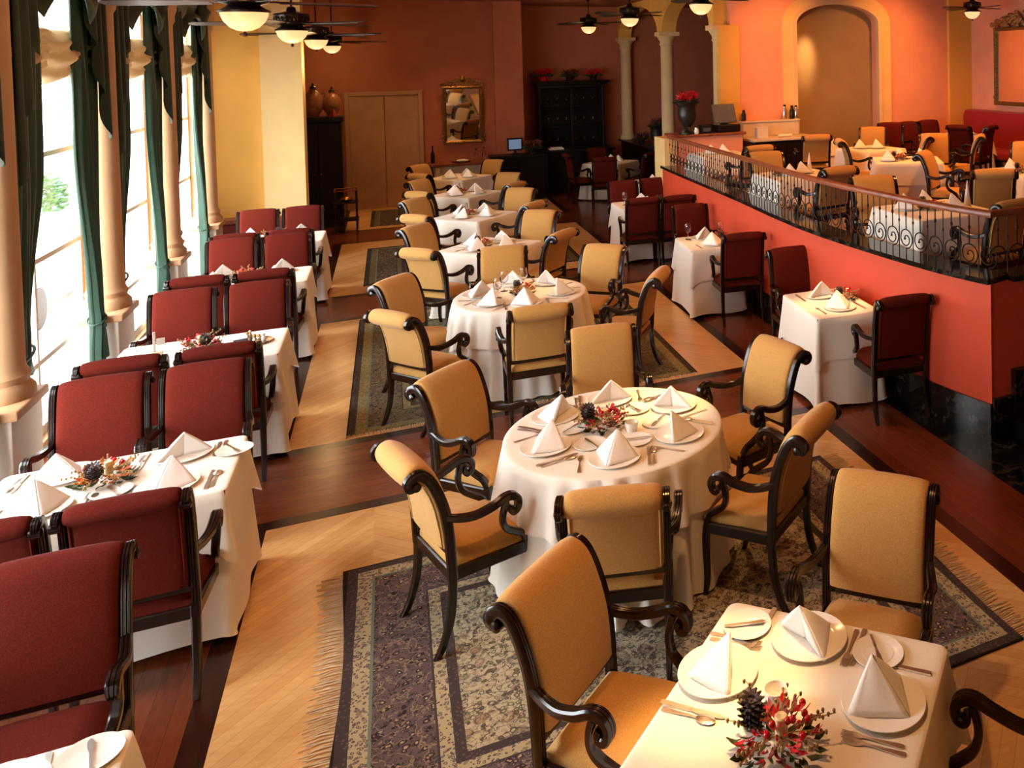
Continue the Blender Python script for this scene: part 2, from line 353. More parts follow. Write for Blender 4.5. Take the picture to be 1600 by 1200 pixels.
def band(mb, grow, w, y0, y1):
    h = (8.1-6.41)/2; c = (8.1+6.41)/2; inn = []; out = []
    for i in range(33):
        a = PI-PI*i/32
        inn.append((c+(h+grow)*cos(a), 3.45+(.36+grow)*sin(a))); out.append((c+(h+grow+w)*cos(a), 3.45+(.36+grow+w)*sin(a)))
    inn = [(inn[0][0],PZ)]+inn+[(inn[-1][0],PZ)]; out = [(out[0][0],PZ)]+out+[(out[-1][0],PZ)]
    n = len(inn); V = [(x,y0,z) for x,z in inn]+[(x,y0,z) for x,z in out]+[(x,y1,z) for x,z in inn]+[(x,y1,z) for x,z in out]
    F = []
    for i in range(n-1): F += [(i,i+1,n+i+1,n+i),(n+i,n+i+1,3*n+i+1,3*n+i),(2*n+i+1,2*n+i,3*n+i,3*n+i+1),(i+1,i,2*n+i,2*n+i+1)]
    mb.add(V, F)
mb = MB(); band(mb, .05, .2, ORY-.03, ORY-.001); struct(mb.build('trim_10', M['trim_yellow']))
mb = MB(); band(mb, -.02, .07, ORY-.05, ORY+.05); struct(mb.build('trim_11', M['column_cream']))
slab('trim_12', 9.64, RX, ORY-.06, ORY-.001, PZ, CEIL, 'wall_yellow')
slab('wall_right', RX, RX+.3, -2.3, ORY, 0, CEIL, 'wall_orange')
# colonnade on a half wall
CX = 5.1
slab('wall_half', CX-.12, CX+.15, ORY+.3, BY2, 0, .96, 'cabinet_wood'); slab('trim_13', CX-.2, CX+.2, ORY+.31, BY2-.01, .96, 1.0, 'black_plastic', .005)
mb = MB(); arch_wall(mb, 13.62, BY2, -CX-.15, -CX+.15, CEIL, [(13.85,16.66,3.42,.62),(16.98,BY2-.12,3.42,.62)], 3.42)
mb.xform(Matrix(((0,-1,0,0),(1,0,0,0),(0,0,1,0),(0,0,0,1)))); struct(mb.build('wall_arcade', M['wall_yellow'], None, 0))
for i, y in enumerate((13.72, 16.82, BY2-.14)):
    mb = MB(); c = (CX, y, 0); z0 = 1.0
    mb.lathe([(.17,1.0),(.17,1.06),(.15,1.1),(.135,1.14),(.125,3.14),(.15,3.17),(.135,3.2),(.14,3.24),(.19,3.32),(.2,3.34)], 24, c); mb.box(CX-.21,CX+.21,y-.2 if i<2 else y-.14,y+.14,3.34,3.42)
    struct(mb.build('trim_%d' % (14+i), M['column_cream']))
slab('trim_17', 5.0, 5.36, ORY-.02, ORY+.3, 1.0, 3.42, 'wall_yellow')
# raised platform, its curved red wall and black marble
CURVE = cat([(3.89,4.95,0),(3.77,5.47,0),(3.67,6.31,0),(3.61,7.28,0),(3.63,8.2,0),(3.69,9.3,0),(3.74,10.7,0),(3.79,12.14,0),(3.83,13.0,0)], 6)
def offc(d):
    out = []
    for i, p in enumerate(CURVE):
        t = (CURVE[min(i+1,len(CURVE)-1)]-CURVE[max(i-1,0)]).normalized(); out.append(Vector((p.x+t.y*d, p.y-t.x*d, 0)))
    return out
def curved(name, d0, d1, z0, z1, m, bevel=0):
    a = offc(d0); b = offc(d1); n = len(a); mb = MB()
    mb.add([(p.x,p.y,z0) for p in a]+[(p.x,p.y,z0) for p in b]+[(p.x,p.y,z1) for p in a]+[(p.x,p.y,z1) for p in b],
           [f for i in range(n-1) for f in ((i,i+1,n+i+1,n+i),(2*n+i+1,2*n+i,3*n+i,3*n+i+1),(i+1,i,2*n+i,2*n+i+1),(n+i,n+i+1,3*n+i+1,3*n+i))]+[(0,n,3*n,2*n),(2*n-1,n-1,3*n-1,4*n-1)])
    return struct(mb.build(name, M[m], None, 30, bevel))
curved('wall_low', 0, .18, .27, 1.15, 'wall_red'); curved('baseboard_low', -.015, .18, 0, .27, 'marble_black'); curved('trim_18', -.035, .22, 1.15, 1.19, 'marble_black')
p0 = CURVE[0]
slab('wall_platform', p0.x+.005, RX, 4.955, 5.13, 0, 1.15, 'wall_red'); slab('trim_19', p0.x+.19, RX, 4.915, 5.15, 1.15, 1.19, 'marble_black')
mb = MB(); mb.box(p0.x+.006, 4.07, 4.93, 4.954, 0, .31); mb.box(4.07, 4.6, 4.9, 4.954, 0, .5); mb.box(4.6, RX, 4.9, 4.954, 0, .68); struct(mb.build('baseboard_platform', M['marble_black'], None, 0))
mb = MB(); mb.box(4.05, 9.9, 3.6, 4.9, 0, .15); struct(mb.build('floor_step', M['marble_black'], None, 0, .006))
def platform():
    a = offc(.17); o = [(p.x, p.y) for p in a]+[(a[-1].x, ORY-.001),(RX-.001, ORY-.001),(RX-.001, 5.12),(a[0].x+.02, 5.12)]
    mb = MB(); mb.prism(o, .02, PZ); struct(mb.build('floor_platform', M['floor_brown_cross'], None, 0))
platform()
# outdoors: pavement seen through the glass
slab('ground', -40, -2.7, -10, 60, -1.1, -1.0, 'ground_pave')
# ------------------------------------------------------------------ chairs
def yz(pts, x=0): return [(x, a, b) for a, b in pts]
def make_chair(kind):
    cream = kind == 'cream'; fab = M[kind+'_fabric']; W = M['dark_wood']
    root = empty('dining_armchair'); root['category'] = 'chair'
    hw = .228 if cream else .222
    # seat cushion: domed, wider in front
    mb = MB(); N = 9; vs = []; 
    def fp(u, v):      # u -1..1 across, v 0 back .. 1 front
        w = .205+.035*v; y = -.225+.475*v; return (u*w, y)
    top = []
    for j in range(N):
        for i in range(N):
            u = -1+2*i/(N-1); v = j/(N-1); x, y = fp(u, v); e = (1-u**6)*(1-(2*v-1)**6)
            top.append((x*(1-.02*(1-e)), y, .43+.045*min(1,e*1.4)+.012*(1-u*u)*(1-(2*v-1)**2)))
    bot = [(x, y, .385) for x, y, z in top]; n2 = N*N
    F = [(j*N+i, j*N+i+1, (j+1)*N+i+1, (j+1)*N+i) for j in range(N-1) for i in range(N-1)]
    ring = [i for i in range(N)]+[j*N+N-1 for j in range(1,N)]+[(N-1)*N+i for i in range(N-2,-1,-1)]+[j*N for j in range(N-2,0,-1)]
    mb.add(top+bot, F+[tuple(i+n2 for i in f[::-1]) for f in F]+[(ring[i], ring[(i+1) % len(ring)], ring[(i+1) % len(ring)]+n2, ring[i]+n2) for i in range(len(ring))])
    mb.build('seat', fab, root, 60)
    # upholstered back with a rolled top
    if cream:
        o = [(-.200,.505),(-.206,.60),(-.224,.71),(-.254,.81),(-.288,.885),(-.322,.925),(-.365,.945),(-.402,.937),(-.427,.905),(-.424,.868),(-.396,.842),(-.36,.845),(-.338,.83),(-.315,.78),(-.290,.70),(-.270,.60),(-.258,.505)]
    else:
        o = [(-.200,.505),(-.205,.62),(-.220,.74),(-.243,.85),(-.266,.935),(-.290,.972),(-.322,.988),(-.352,.98),(-.368,.955),(-.360,.925),(-.335,.912),(-.316,.90),(-.302,.84),(-.285,.74),(-.268,.62),(-.258,.505)]
    o3 = cat([(0,a,b) for a, b in o], 3); n = len(o3); cx = [Vector((0,0,0))]*n
    nor = []
    for i in range(n):
        t = (o3[min(i+1,n-1)]-o3[max(i-1,0)]).normalized(); nor.append(Vector((0,-t.z,t.y)))   # outward for this winding
    vs = []; st = [(-1,.016),(-.985,.008),(-.95,.002),(-.8,-.004),(-.4,-.008),(0,-.009),(.4,-.008),(.8,-.004),(.95,.002),(.985,.008),(1,.016)]
    w = hw-.02
    for u, ins in st:
        for p, q in zip(o3, nor): vs.append((u*w, p.y+q.y*ins, p.z+q.z*ins))
    m = len(st); fs = [(i*n+j, i*n+(j+1) % n, (i+1)*n+(j+1) % n, (i+1)*n+j) for i in range(m-1) for j in range(n)]+[tuple(range(n)), tuple(range(m*n-1,(m-1)*n-1,-1))]
    mb = MB(); mb.add(vs, fs); back = mb.build('backrest', fab, root, 50)
    bl = [(-.259,.512),(-.271,.60),(-.291,.70),(-.316,.78),(-.338,.825)] if cream else [(-.259,.512),(-.269,.62),(-.286,.74),(-.303,.84),(-.315,.895)]
    mb = MB(); q = w-.012; P = [(-q,a,b) for a, b in bl[::-1]]+[(q,a,b) for a, b in bl]; mb.tube(P, .0035, 6); mb.build('piping', M['piping_cream' if cream else 'burgundy_fabric'], back)
    # show-wood posts, reeded, ending in a scroll
    if cream: pp = [(-.225,.36),(-.230,.46),(-.238,.58),(-.256,.70),(-.288,.80),(-.325,.875),(-.365,.91),(-.40,.905),(-.418,.88),(-.405,.858),(-.384,.862)]
    else: pp = [(-.225,.36),(-.229,.48),(-.243,.64),(-.262,.80),(-.282,.90),(-.305,.945),(-.333,.957),(-.354,.943),(-.352,.92)]
    for s in (-1, 1):
        mb = MB(); P = cat(yz(pp, s*hw), 4); k = len(P)
        mb.sweep(P, fluted(.034,.046), (1,0,0), [1 if i < k-8 else 1-.35*(i-k+8)/8 for i in range(k)])
        e = P[-1]; post = mb.build('back_post', W, root, 35)
        mb = MB(); c = (s*hw, e.y, e.z); mb.lathe([(.0,-.021),(.02,-.02),(.021,.0),(.02,.02),(.009,.024),(0,.026)], 12, (0,0,0), False)
        mb.xform(Matrix.Translation(c) @ Matrix.Rotation(s*PI/2, 4, 'Y')); mb.build('scroll_knob', W, post)
        # rear leg, swept back
        if cream: lp = [(-.225,.41),(-.226,.30),(-.240,.18),(-.275,.07),(-.315,0)]
        else: lp = [(-.225,.41),(-.226,.28),(-.236,.15),(-.258,.05),(-.278,0)]
        mb = MB(); P = cat(yz(lp, s*(hw-.004)), 4); mb.sweep(P, rect(.036,.042), (1,0,0), [1.12-.42*i/(len(P)-1) for i in range(len(P))]); mb.build('leg', W, root, 40)
        # front leg
        if cream: lp = [(.228,.41),(.246,.33),(.247,.22),(.243,.12),(.252,.04),(.268,0)]
        else: lp = [(.232,.41),(.236,.3),(.235,.15),(.235,0)]
        mb = MB(); P = cat(yz(lp, s*.226), 4); mb.sweep(P, rect(.042,.042), (1,0,0), [1.15-.5*i/(len(P)-1) for i in range(len(P))]); mb.build('leg', W, root, 40)
        # arm with scrolled end and S-shaped support
        if cream:
            ap = [(-.252,.665,.228),(-.19,.648,.242),(-.10,.642,.262),(0,.660,.276),(.07,.683,.28),(.125,.680,.28),(.158,.652,.28),(.155,.615,.28),(.128,.600,.28),(.108,.615,.28),(.116,.636,.28)]
            sp = [(.085,.665,.278),(.066,.61,.276),(.064,.565,.27),(.088,.52,.26),(.145,.485,.25),(.205,.45,.238),(.232,.395,.228)]
        else:
            ap = [(-.246,.66,.222),(-.15,.65,.24),(-.05,.655,.255),(.04,.675,.26),(.095,.682,.26),(.132,.665,.26),(.138,.635,.26),(.118,.618,.26),(.104,.630,.26)]
            sp = [(.085,.665,.26),(.088,.62,.26),(.078,.57,.258),(.09,.52,.252),(.15,.475,.243),(.215,.44,.234),(.234,.395,.228)]
        mb = MB(); P = cat([(s*x,y,z) for y,z,x in ap], 4); k = len(P)
        mb.sweep(P, fluted(.040,.036), (1,0,0), [.9+.2*min(1,i/(k*.5)) if i < k*.62 else max(.55,1.1-.9*(i/k-.62)) for i in range(k)]); arm = mb.build('arm', W, root, 35)
        mb = MB(); P = cat([(s*x,y,z) for y,z,x in sp], 4); mb.sweep(P, rect(.036,.036), (1,0,0)); mb.build('arm_support', W, arm, 40)
    mb = MB()
    mb.sweep([(-.235,.232,.375),(.235,.232,.375)], rect(.034,.062), (0,1,0)); mb.sweep([(-.21,-.225,.375),(.21,-.225,.375)], rect(.03,.06), (0,1,0))
    for s in (-1, 1): mb.sweep([(s*.22,-.225,.375),(s*.232,.235,.375)], rect(.03,.06), (1,0,0))
    mb.build('seat_frame', W, root, 35)
    mb = MB(); mb.sweep([(-hw,-.23,.488),(hw,-.23,.488)], rect(.03,.036), (0,1,0)); mb.build('back_rail', W, root, 35)
    def squeeze(o):          # shallow seat: pull the front half back towards the posts
        for c in o.children:
            for v in c.data.vertices:
                if v.co.y > -.225: v.co.y = -.225+(v.co.y+.225)*.80
            squeeze(c)
    squeeze(root)
    return root
CHAIR = {'cream': Kind(lambda: make_chair('cream')), 'burgundy': Kind(lambda: make_chair('burgundy'))}
SCR = {'cream': .37, 'burgundy': .32}
def chair(kind, sx, sy, face, label, group, z=0):
    "sx, sy = where the rolled top of the back stands; face = compass of the sitter (degrees from +x)"
    a = R(face); d = SCR[kind]
    return CHAIR[kind].put((sx+d*cos(a), sy+d*sin(a), z), a-PI/2, label, group)
# ------------------------------------------------------------------ tables and their cloths
def make_table(rnd, a, b, h):
    root = empty('dining_table'); mb = MB()
    if rnd: mb.lathe([(a-.01,h-.04),(a,h-.03),(a,h-.008),(a-.01,h-.004)], 32)
    else: mb.box(-a,a,-b,b,h-.04,h-.004)
    mb.build('tabletop', M['dark_wood'], root, 30)
    mb = MB(); mb.lathe([(.05,.05),(.06,.1),(.04,.2),(.045,.6),(.12,h-.04)], 16); mb.build('pedestal', M['dark_wood'], root)
    mb = MB(); mb.sweep([(-.28,0,.03),(.28,0,.03)], rect(.06,.06), (0,1,0)); mb.sweep([(0,-.28,.03),(0,.28,.03)], rect(.06,.06), (1,0,0)); mb.build('base', M['dark_wood'], root, 0)
    return root
def cloth(rnd, a, b, h, drop_o, seed, corner=.1, floor_gap=.02, flare=.05):
    "top cloth with its overhang, and the long under cloth as a part"
    rn = random.Random(seed); per = []; N = 16
    if rnd:
        n = 224
        for i in range(n):
            t = 2*PI*i/n; per.append((Vector((a*cos(t), a*sin(t), 0)), Vector((cos(t), sin(t), 0)), max(0, cos(4*t))**3, t*a))
    else:
        r = .03; s = 0
        for cx, cy, a0 in ((a-r,b-r,0),(-a+r,b-r,PI/2),(-a+r,-b+r,PI),(a-r,-b+r,1.5*PI)):
            for i in range(9):
                t = a0+PI/2*i/8; nn = Vector((cos(t), sin(t), 0)); per.append([Vector((cx,cy,0))+nn*r, nn, sin(PI*(.15+.7*i/8))**2 if 0 < i < 8 else .28])
            nx = {0:(-a+r,b),1:(-a,-b+r),2:(a-r,-b),3:(a,b-r)}[int(round(a0/(PI/2)))]
            p = per[-1][0]; q = Vector((nx[0],nx[1],0))
            for i in range(1, N):
                u = i/N; c = max(0, 1-min(u,1-u)*6); per.append([p.lerp(q,u), nn, .28*c*c])
        for i, e in enumerate(per): per[i] = (e[0], e[1], e[2], i*.05)
    n = len(per); ph = [rn.uniform(0,6.28) for _ in range(4)]
    def fold(s, t):
        if rnd: return (sin(s*38+ph[0]+.8*sin(s*6+ph[3]))*.6+sin(s*52+ph[1]+sin(s*9))*.3)*(.6+.4*sin(s*4.3+ph[2]))
        return sin(s*5.2+ph[0])*.5+sin(s*9.1+ph[1])*.35+sin(s*2.3+ph[2])*.4
    def skirt(z0, drop, base, top, k, amp, cn, fl):
        vs = []; fs = []
        for j in range(k+1):
            t = j/k
            for p, nn, c, s in per:
                o = base+fl*t**1.2*(1+.4*fold(s+9,1)*(0 if rnd else .3))+amp*t**.55*fold(s, t)*(1.25 if rnd else 1)+cn*.75*c*t
                z = z0-t*(drop+cn*c)
                vs.append((p.x+nn.x*o, p.y+nn.y*o, max(floor_gap+.012*(1+sin(s*7+ph[2])), z)))
        for j in range(k):
            for i in range(n): fs.append((j*n+i, j*n+(i+1) % n, (j+1)*n+(i+1) % n, (j+1)*n+i))
        if top:                     # rounded edge and flat top
            o = len(vs); m0 = []
            rings = [(.006,-.0015),(-.004,.0025),(-.03,.003),(-.5*min(a,b),.003)]
            for d, dz in rings:
                for p, nn, c, s in per: vs.append((p.x+nn.x*(d), p.y+nn.y*(d), h+dz) if d > -.1 else (p.x*.4, p.y*.4, h+dz))
            for q in range(len(rings)):
                A = o+q*n; B = (o+(q-1)*n) if q else 0
                for i in range(n): fs.append((A+i, A+(i+1) % n, B+(i+1) % n, B+i))
            vs.append((0,0,h+.003)); L = len(vs)-1; A = o+(len(rings)-1)*n
            for i in range(n): fs.append((L, A+(i+1) % n, A+i))
        mb = MB(); mb.add(vs, fs); return mb
    ov = skirt(h-.004, drop_o, .009, True, 6, .013 if not rnd else .045, corner, flare*.6).build('tablecloth', M['linen'], None, 60, 0, 0, False)
    skirt(h-.05, h-.05-floor_gap, .003, False, 12, .022 if not rnd else .058, corner*.7, flare).build('under_cloth', M['linen'], ov, 60, 0, 0, False)
    return ov
H = .75
PROTO_T = {}
def table(name, x, y, rz, a, b=None, z=0, drop=.28, seed=1, rnd=False, h=H, corner=.09, flare=.05):
    key = (rnd, a, b, h)
    if key not in PROTO_T: t = PROTO_T[key] = make_table(rnd, a, b or a, h)
    else: t = dup(PROTO_T[key])
    t.location = (x,y,z); t.rotation_euler = (0,0,R(rz)); tag(t, 'pedestal table under the cloth of the '+name, 'table', 'clothed dining tables')
    c = cloth(rnd, a, b or a, h, drop, seed, corner, .02, flare); c.location = (x,y,z); c.rotation_euler = (0,0,R(rz))
    tag(c, 'white floor-length cloth on the '+name, 'tablecloth', 'white tablecloths')
    return c
# ------------------------------------------------------------------ table settings
def m_plate(r, name, cat_):
    mb = MB(); k = r/.135
    q = min(1, k*1.1); mb.lathe([(0,.003*q),(.085*k,.003*q),(.092*k,.006*q),(.131*k,.013*q),(.135*k,.0148*q),(.134*k,.017*q),(.128*k,.016*q),(.094*k,.0095*q),(.086*k,.0075*q),(0,.0072*q)], 40, (0,0,0), False)
    mb.lathe([(.07*k,.0),(.08*k,.0),(.079*k,.006),(.071*k,.005)], 40, (0,0,0), False)
    o = mb.build(name, M['ceramic'], None, 50); o['category'] = cat_; return o
PLATE = Kind(lambda: m_plate(.135, 'dinner_plate', 'plate')); BREAD = Kind(lambda: m_plate(.088, 'bread_plate', 'plate'))
def m_napkin():
    # stiff linen folded into a standing tent: creased front edge, open back
    A = Vector((0,.04,.13)); 
    def sheet(p, q, bulge):
        vs = []; n = 8
        for i in range(n+1):
            for j in range(n+1):
                u = i/n; v = j/n; e = Vector(p).lerp(Vector(q), u); pt = e.lerp(A, v)
                out = Vector((e.x, e.y, 0)); out = out.normalized() if out.length > 1e-4 else out
                vs.append(pt+out*bulge*sin(PI*u)*sin(PI*v)*.6+Vector((0,0,.004*sin(PI*v)*(1 if i in (0,n) else 0))))
        return vs, [(i*(n+1)+j, i*(n+1)+j+1, (i+1)*(n+1)+j+1, (i+1)*(n+1)+j) for i in range(n) for j in range(n)]
    mb = MB(); L = (-.125,.035,.0); Rr = (.125,.03,.0); Fp = (.01,-.105,.0); Bk = (0,.005,.0)
    for p, q, b in ((L,Fp,.010),(Fp,Rr,.010),(Rr,Bk,-.012),(Bk,L,-.012)):
        v, f = sheet(p, q, b); mb.add(v, f)
    o = mb.build('folded_napkin', M['napkin_linen'], None, 50, 0, .005, False); o['category'] = 'napkin'; return o
NAPKIN = Kind(m_napkin)
def flat(pts, z0=0, th=.002):           # outline strip: list of (y, halfwidth, z)
    mb = MB(); vs = []; fs = []
    for y, w, z in pts: vs += [(-w,y,z),(w,y,z),(w,y,z+th),(-w,y,z+th)]
    n = len(pts)
    for i in range(n-1):
        for j in range(4): fs.append((i*4+j, i*4+(j+1) % 4, i*4+4+(j+1) % 4, i*4+4+j))
    fs += [(0,1,2,3),(4*n-1,4*n-2,4*n-3,4*n-4)]; mb.add(vs, fs); return mb
HAND = [(-.1,.0075,.001),(-.09,.0095,.001),(-.05,.0065,.002),(0,.0035,.004),(.025,.0035,.004)]
def m_fork():
    mb = flat(HAND+[(.035,.009,.003),(.05,.0125,.002),(.058,.0125,.002)], 0, .0022)
    for i in range(4):
        x = -.0105+.007*i; m2 = flat([(.057,.0022,.002),(.075,.002,.001),(.095,.0012,.003)]); m2.v = [(a+x,b,c) for a,b,c in m2.v]; mb.add(m2.v, m2.f)
    o = mb.build('fork', M['silver'], None, 40); o['category'] = 'fork'; return o
def m_knife():
    mb = flat([(-.11,.0075,.001),(-.1,.009,.001),(-.04,.0075,.001),(.0,.006,.001)], 0, .006); m2 = flat([(0,.006,.003),(.02,.0095,.003),(.08,.0095,.003),(.105,.006,.003),(.115,.001,.003)], 0, .0018); mb.add(m2.v, m2.f)
    o = mb.build('knife', M['silver'], None, 40); o['category'] = 'knife'; return o
def m_spoon():
    mb = flat(HAND); vs = []; n = 14
    mb.sphere((0,.055,.006), .034, 14, .58, 1, .13); o = mb.build('spoon', M['silver'], None, 40); o['category'] = 'spoon'; return o
FORK = Kind(m_fork); KNIFE = Kind(m_knife); SPOON = Kind(m_spoon)
def m_butter():
    mb = flat([(-.08,.005,.001),(-.02,.0045,.001),(0,.004,.001)], 0, .004); m2 = flat([(0,.004,.002),(.02,.008,.002),(.055,.0085,.002),(.07,.002,.002)], 0, .0015); mb.add(m2.v, m2.f)
    o = mb.build('butter_knife', M['silver'], None, 40); o['category'] = 'knife'; return o
BUTTER = Kind(m_butter)
def m_glass():
    root = empty('wine_glass'); root['category'] = 'glass'; mb = MB()
    mb.lathe([(.0,.075),(.02,.08),(.036,.105),(.039,.13),(.034,.165),(.030,.185),(.0285,.185),(.0325,.164),(.037,.13),(.034,.106),(.018,.083),(0,.079)], 20, (0,0,0), False); mb.build('bowl', M['clear_glass'], root)
    mb = MB(); mb.lathe([(.033,0),(.033,.002),(.008,.006),(.004,.02),(.004,.07),(.01,.0755)], 16); mb.build('stem', M['clear_glass'], root); return root
GLASS = Kind(m_glass)
def m_cup():
    mb = MB(); mb.lathe([(.022,0),(.026,.002),(.034,.03),(.037,.055),(.035,.055),(.031,.03),(.02,.006),(0,.005)], 24, (0,0,0), False); o = mb.build('sugar_bowl', M['ceramic']); o['category'] = 'bowl'; return o
CUP = Kind(m_cup)
def place_setting(tname, seat, tx, ty, face, off, z=H, full=2, bread=(-.25,.09), glass=False, spoon=True):
    "full 2: all cutlery, 1: one fork and knife, 0: plate and napkin"
    a = R(face); f = Vector((cos(a), sin(a), 0)); r = Vector((sin(a), -cos(a), 0)); c = Vector((tx, ty, z+.0035))-f*off
    at = lambda x, y, dz=0: c+r*x+f*y+Vector((0,0,dz)); rz = a-PI/2; W = ', %s seat of the %s' % (seat, tname)
    PLATE.put(at(0,0), rz, 'white dinner plate'+W, 'dinner plates')
    NAPKIN.put(at(0,.005,.0085), rz+random.choice((.35,.6,-.5,.2))+random.uniform(-.15,.15), 'pointed white napkin'+W, 'folded napkins')
    if full >= 1:
        FORK.put(at(-.175,-.01), rz, ('outer ' if full > 1 else '')+'fork left of the plate'+W, 'forks'); KNIFE.put(at(.175,-.01), rz, 'table knife right of the plate'+W, 'knives')
    if full >= 2:
        FORK.put(at(-.150,-.0), rz+.02, 'inner fork beside the plate'+W, 'forks') if off < .3 else None
        if spoon: SPOON.put(at(.2,-.005), rz-.02, 'spoon beside the knife'+W, 'spoons')
        if bread:
            BREAD.put(at(*bread), rz, 'small bread plate'+W, 'bread plates'); BUTTER.put(at(bread[0]+.005,bread[1],.0125), rz+.5, 'butter knife on a plate'+W, 'butter knives')
    if glass: GLASS.put(at(.12,.2), 0, 'stemmed wine glass'+W, 'wine glasses')
# ------------------------------------------------------------------ dried flower centrepiece
def leafy(n, r, h, size, seed, up=.5, mz=.02):
    rn = random.Random(seed); mb = MB()
    for _ in range(n):
        a = rn.uniform(0,2*PI); d = r*math.sqrt(rn.random()); c = Vector((d*cos(a), d*sin(a), mz+rn.random()*h*(1.15-d/r*.7)))
        dr = Vector((cos(a)+rn.uniform(-.6,.6), sin(a)+rn.uniform(-.6,.6), rn.uniform(-.1,1)*up)).normalized(); s = dr.cross(Vector((rn.uniform(-1,1),rn.uniform(-1,1),1))).normalized(); nn = dr.cross(s)
        L = size*rn.uniform(.6,1.3); w = L*.42
        mb.add([c, c+dr*L*.35+s*w*.5+nn*.003, c+dr*L*.7+s*w*.35, c+dr*L-nn*.004, c+dr*L*.7-s*w*.35, c+dr*L*.35-s*w*.5+nn*.003, c+dr*L*.5+nn*L*.12], [(0,1,6),(1,2,6),(2,3,6),(3,4,6),(4,5,6),(5,0,6)])
    return mb
def m_centre(main, second, cone, spray):
    root = empty('dried_flower_centrepiece'); root['category'] = 'centrepiece'
    leafy(55,.085,.06,.03,1).build('leaf_cluster', M[main], root, 0, 0, .0012)
    leafy(45,.09,.08,.026,2).build('flower_cluster', M[second], root, 0, 0, .0012)
    leafy(60,.09,.035,.042,3,.25,.008).build('greenery', M['leaf_green'], root, 0, 0, .001)
    mb = MB(); rn = random.Random(5)
    for _ in range(spray):
        a = rn.uniform(0,2*PI); L = rn.uniform(.10,.17); e = rn.uniform(.15,.8)
        p = [Vector((cos(a)*t*L*cos(e), sin(a)*t*L*cos(e), .03+t*L*sin(e)-.03*t*t)) for t in (0,.33,.66,1)]; mb.tube(p, .0013, 4)
        for t in (.5,.6,.7,.8,.9,1):
            q = p[0].lerp(p[3], t); mb.sphere(q+Vector((rn.uniform(-.006,.006),rn.uniform(-.006,.006),rn.uniform(-.003,.006))), .0045, 5, 1,1,1.4)
    mb.build('twig_spray', M['twig'], root)
    for i in range(9):
        a = rn.uniform(0,2*PI); d = rn.uniform(.03,.09); mb = MB(); mb.sphere((d*cos(a), d*sin(a), .05+.05*(1-d/.09)+rn.uniform(0,.02)), .009, 10); mb.build('berry', M['berry_red'], root)
    if cone:
        mb = MB(); c = Vector((-.045,.05,.075)); mb.sphere(c, .022, 10, 1,1,1.3)
        for j in range(9):
            z = -1+2*j/8; rr = .026*math.sqrt(max(.05,1-z*z*.8))
            for i in range(9):
                a = 2*PI*(i+.5*(j % 2))/9; o = Vector((cos(a), sin(a), .35)).normalized(); b = c+Vector((cos(a)*rr*.7, sin(a)*rr*.7, z*.032)); s = Vector((-sin(a),cos(a),0))
                mb.add([b-s*.006, b+s*.006, b+o*.017+s*.004, b+o*.02, b+o*.017-s*.004, b+o*.012+Vector((0,0,.004))], [(0,1,5),(1,2,5),(2,3,5),(3,4,5),(4,0,5),(0,4,3,2,1)])
        mb.build('pine_cone', M['cone_brown'], root, 0)
        mb = MB(); mb.lathe([(.016,.02),(.016,.085),(.013,.088),(0,.084)], 16, (0.005,-.012,0)); mb.build('candle', M['wax'], root)
    return root
CENTRE = {'red': Kind(lambda: m_centre('leaf_red','flower_red',True,16)), 'orange': Kind(lambda: m_centre('leaf_orange','leaf_gold',True,18)), 'gold': Kind(lambda: m_centre('leaf_gold','leaf_orange',False,14))}
def centre(kind, x, y, tname, look, z=H, rz=0, s=1):
    o = CENTRE[kind].put((x,y,z+.003), rz, '%s on the %s' % (look, tname), 'dried flower centrepieces'); o.scale = (s,s,s); return o
# ------------------------------------------------------------------ rugs
def make_rug(x0, x1, y0, y1, key, label, axis):
    hx, hy = (x1-x0)/2, (y1-y0)/2; root = empty('oriental_rug', ((x0+x1)/2, (y0+y1)/2, 0)); tag(root, label, 'rug'); rn = random.Random(int(x0*10+y0*7))
    mb = MB(); nx, ny = 40, 40; w = lambda x, y: (.018*sin(y*3.1+1)*abs(x/hx)**3 if axis == 'x' else 0)
    V = [(x+w(x,y), y, z) for z in (.001,.009) for y in (-hy+2*hy*j/ny for j in range(ny+1)) for x in (-hx+2*hx*i/nx for i in range(nx+1))]
    k = (nx+1)*(ny+1); F = []
    for j in range(ny):
        for i in range(nx):
            q = (j*(nx+1)+i, j*(nx+1)+i+1, (j+1)*(nx+1)+i+1, (j+1)*(nx+1)+i); F += [tuple(a+k for a in q), q[::-1]]
    ring = [i for i in range(nx+1)]+[j*(nx+1)+nx for j in range(1,ny+1)]+[ny*(nx+1)+i for i in range(nx-1,-1,-1)]+[j*(nx+1) for j in range(ny-1,0,-1)]
    F += [(ring[i], ring[(i+1) % len(ring)], ring[(i+1) % len(ring)]+k, ring[i]+k) for i in range(len(ring))]
    mb.add(V, F); mb.build('pile', M[key], root, 0)
    for s in (-1, 1):
        mb = MB(); L = hy if axis == 'x' else hx
        for i in range(int(L*2/.014)):
            t = -L+i*.014+rn.uniform(-.002,.002); l = rn.uniform(.09,.135) if axis == 'x' else rn.uniform(.035,.06); d = rn.uniform(-.02,.02); e = (hx if axis == 'x' else hy)-.003
            b = [(e,t,.004),(e+l*.5,t+d*.4,.006+rn.uniform(0,.003)),(e+l,t+d,.002)]
            P = [(s*(u)+(w(s*hx,v)), v, zz) if axis == 'x' else (v, s*u, zz) for u, v, zz in b]
            mb.tube(P, .0038, 4, [1,.9,.5])
        mb.build('fringe', M['rug_fringe'], root, 0)['kind'] = 'stuff'
plain('rug_fringe', 'd2be9c', .9, 0, .15, 20)
rug('rug_beige', 1.485, 1.075, 'c0b292', '625255', '42383a', 'b4a682'); make_rug(-.29, 2.68, 3.17, 5.32, 'rug_beige', 'large beige oriental rug with dark border under the nearest round table', 'x')
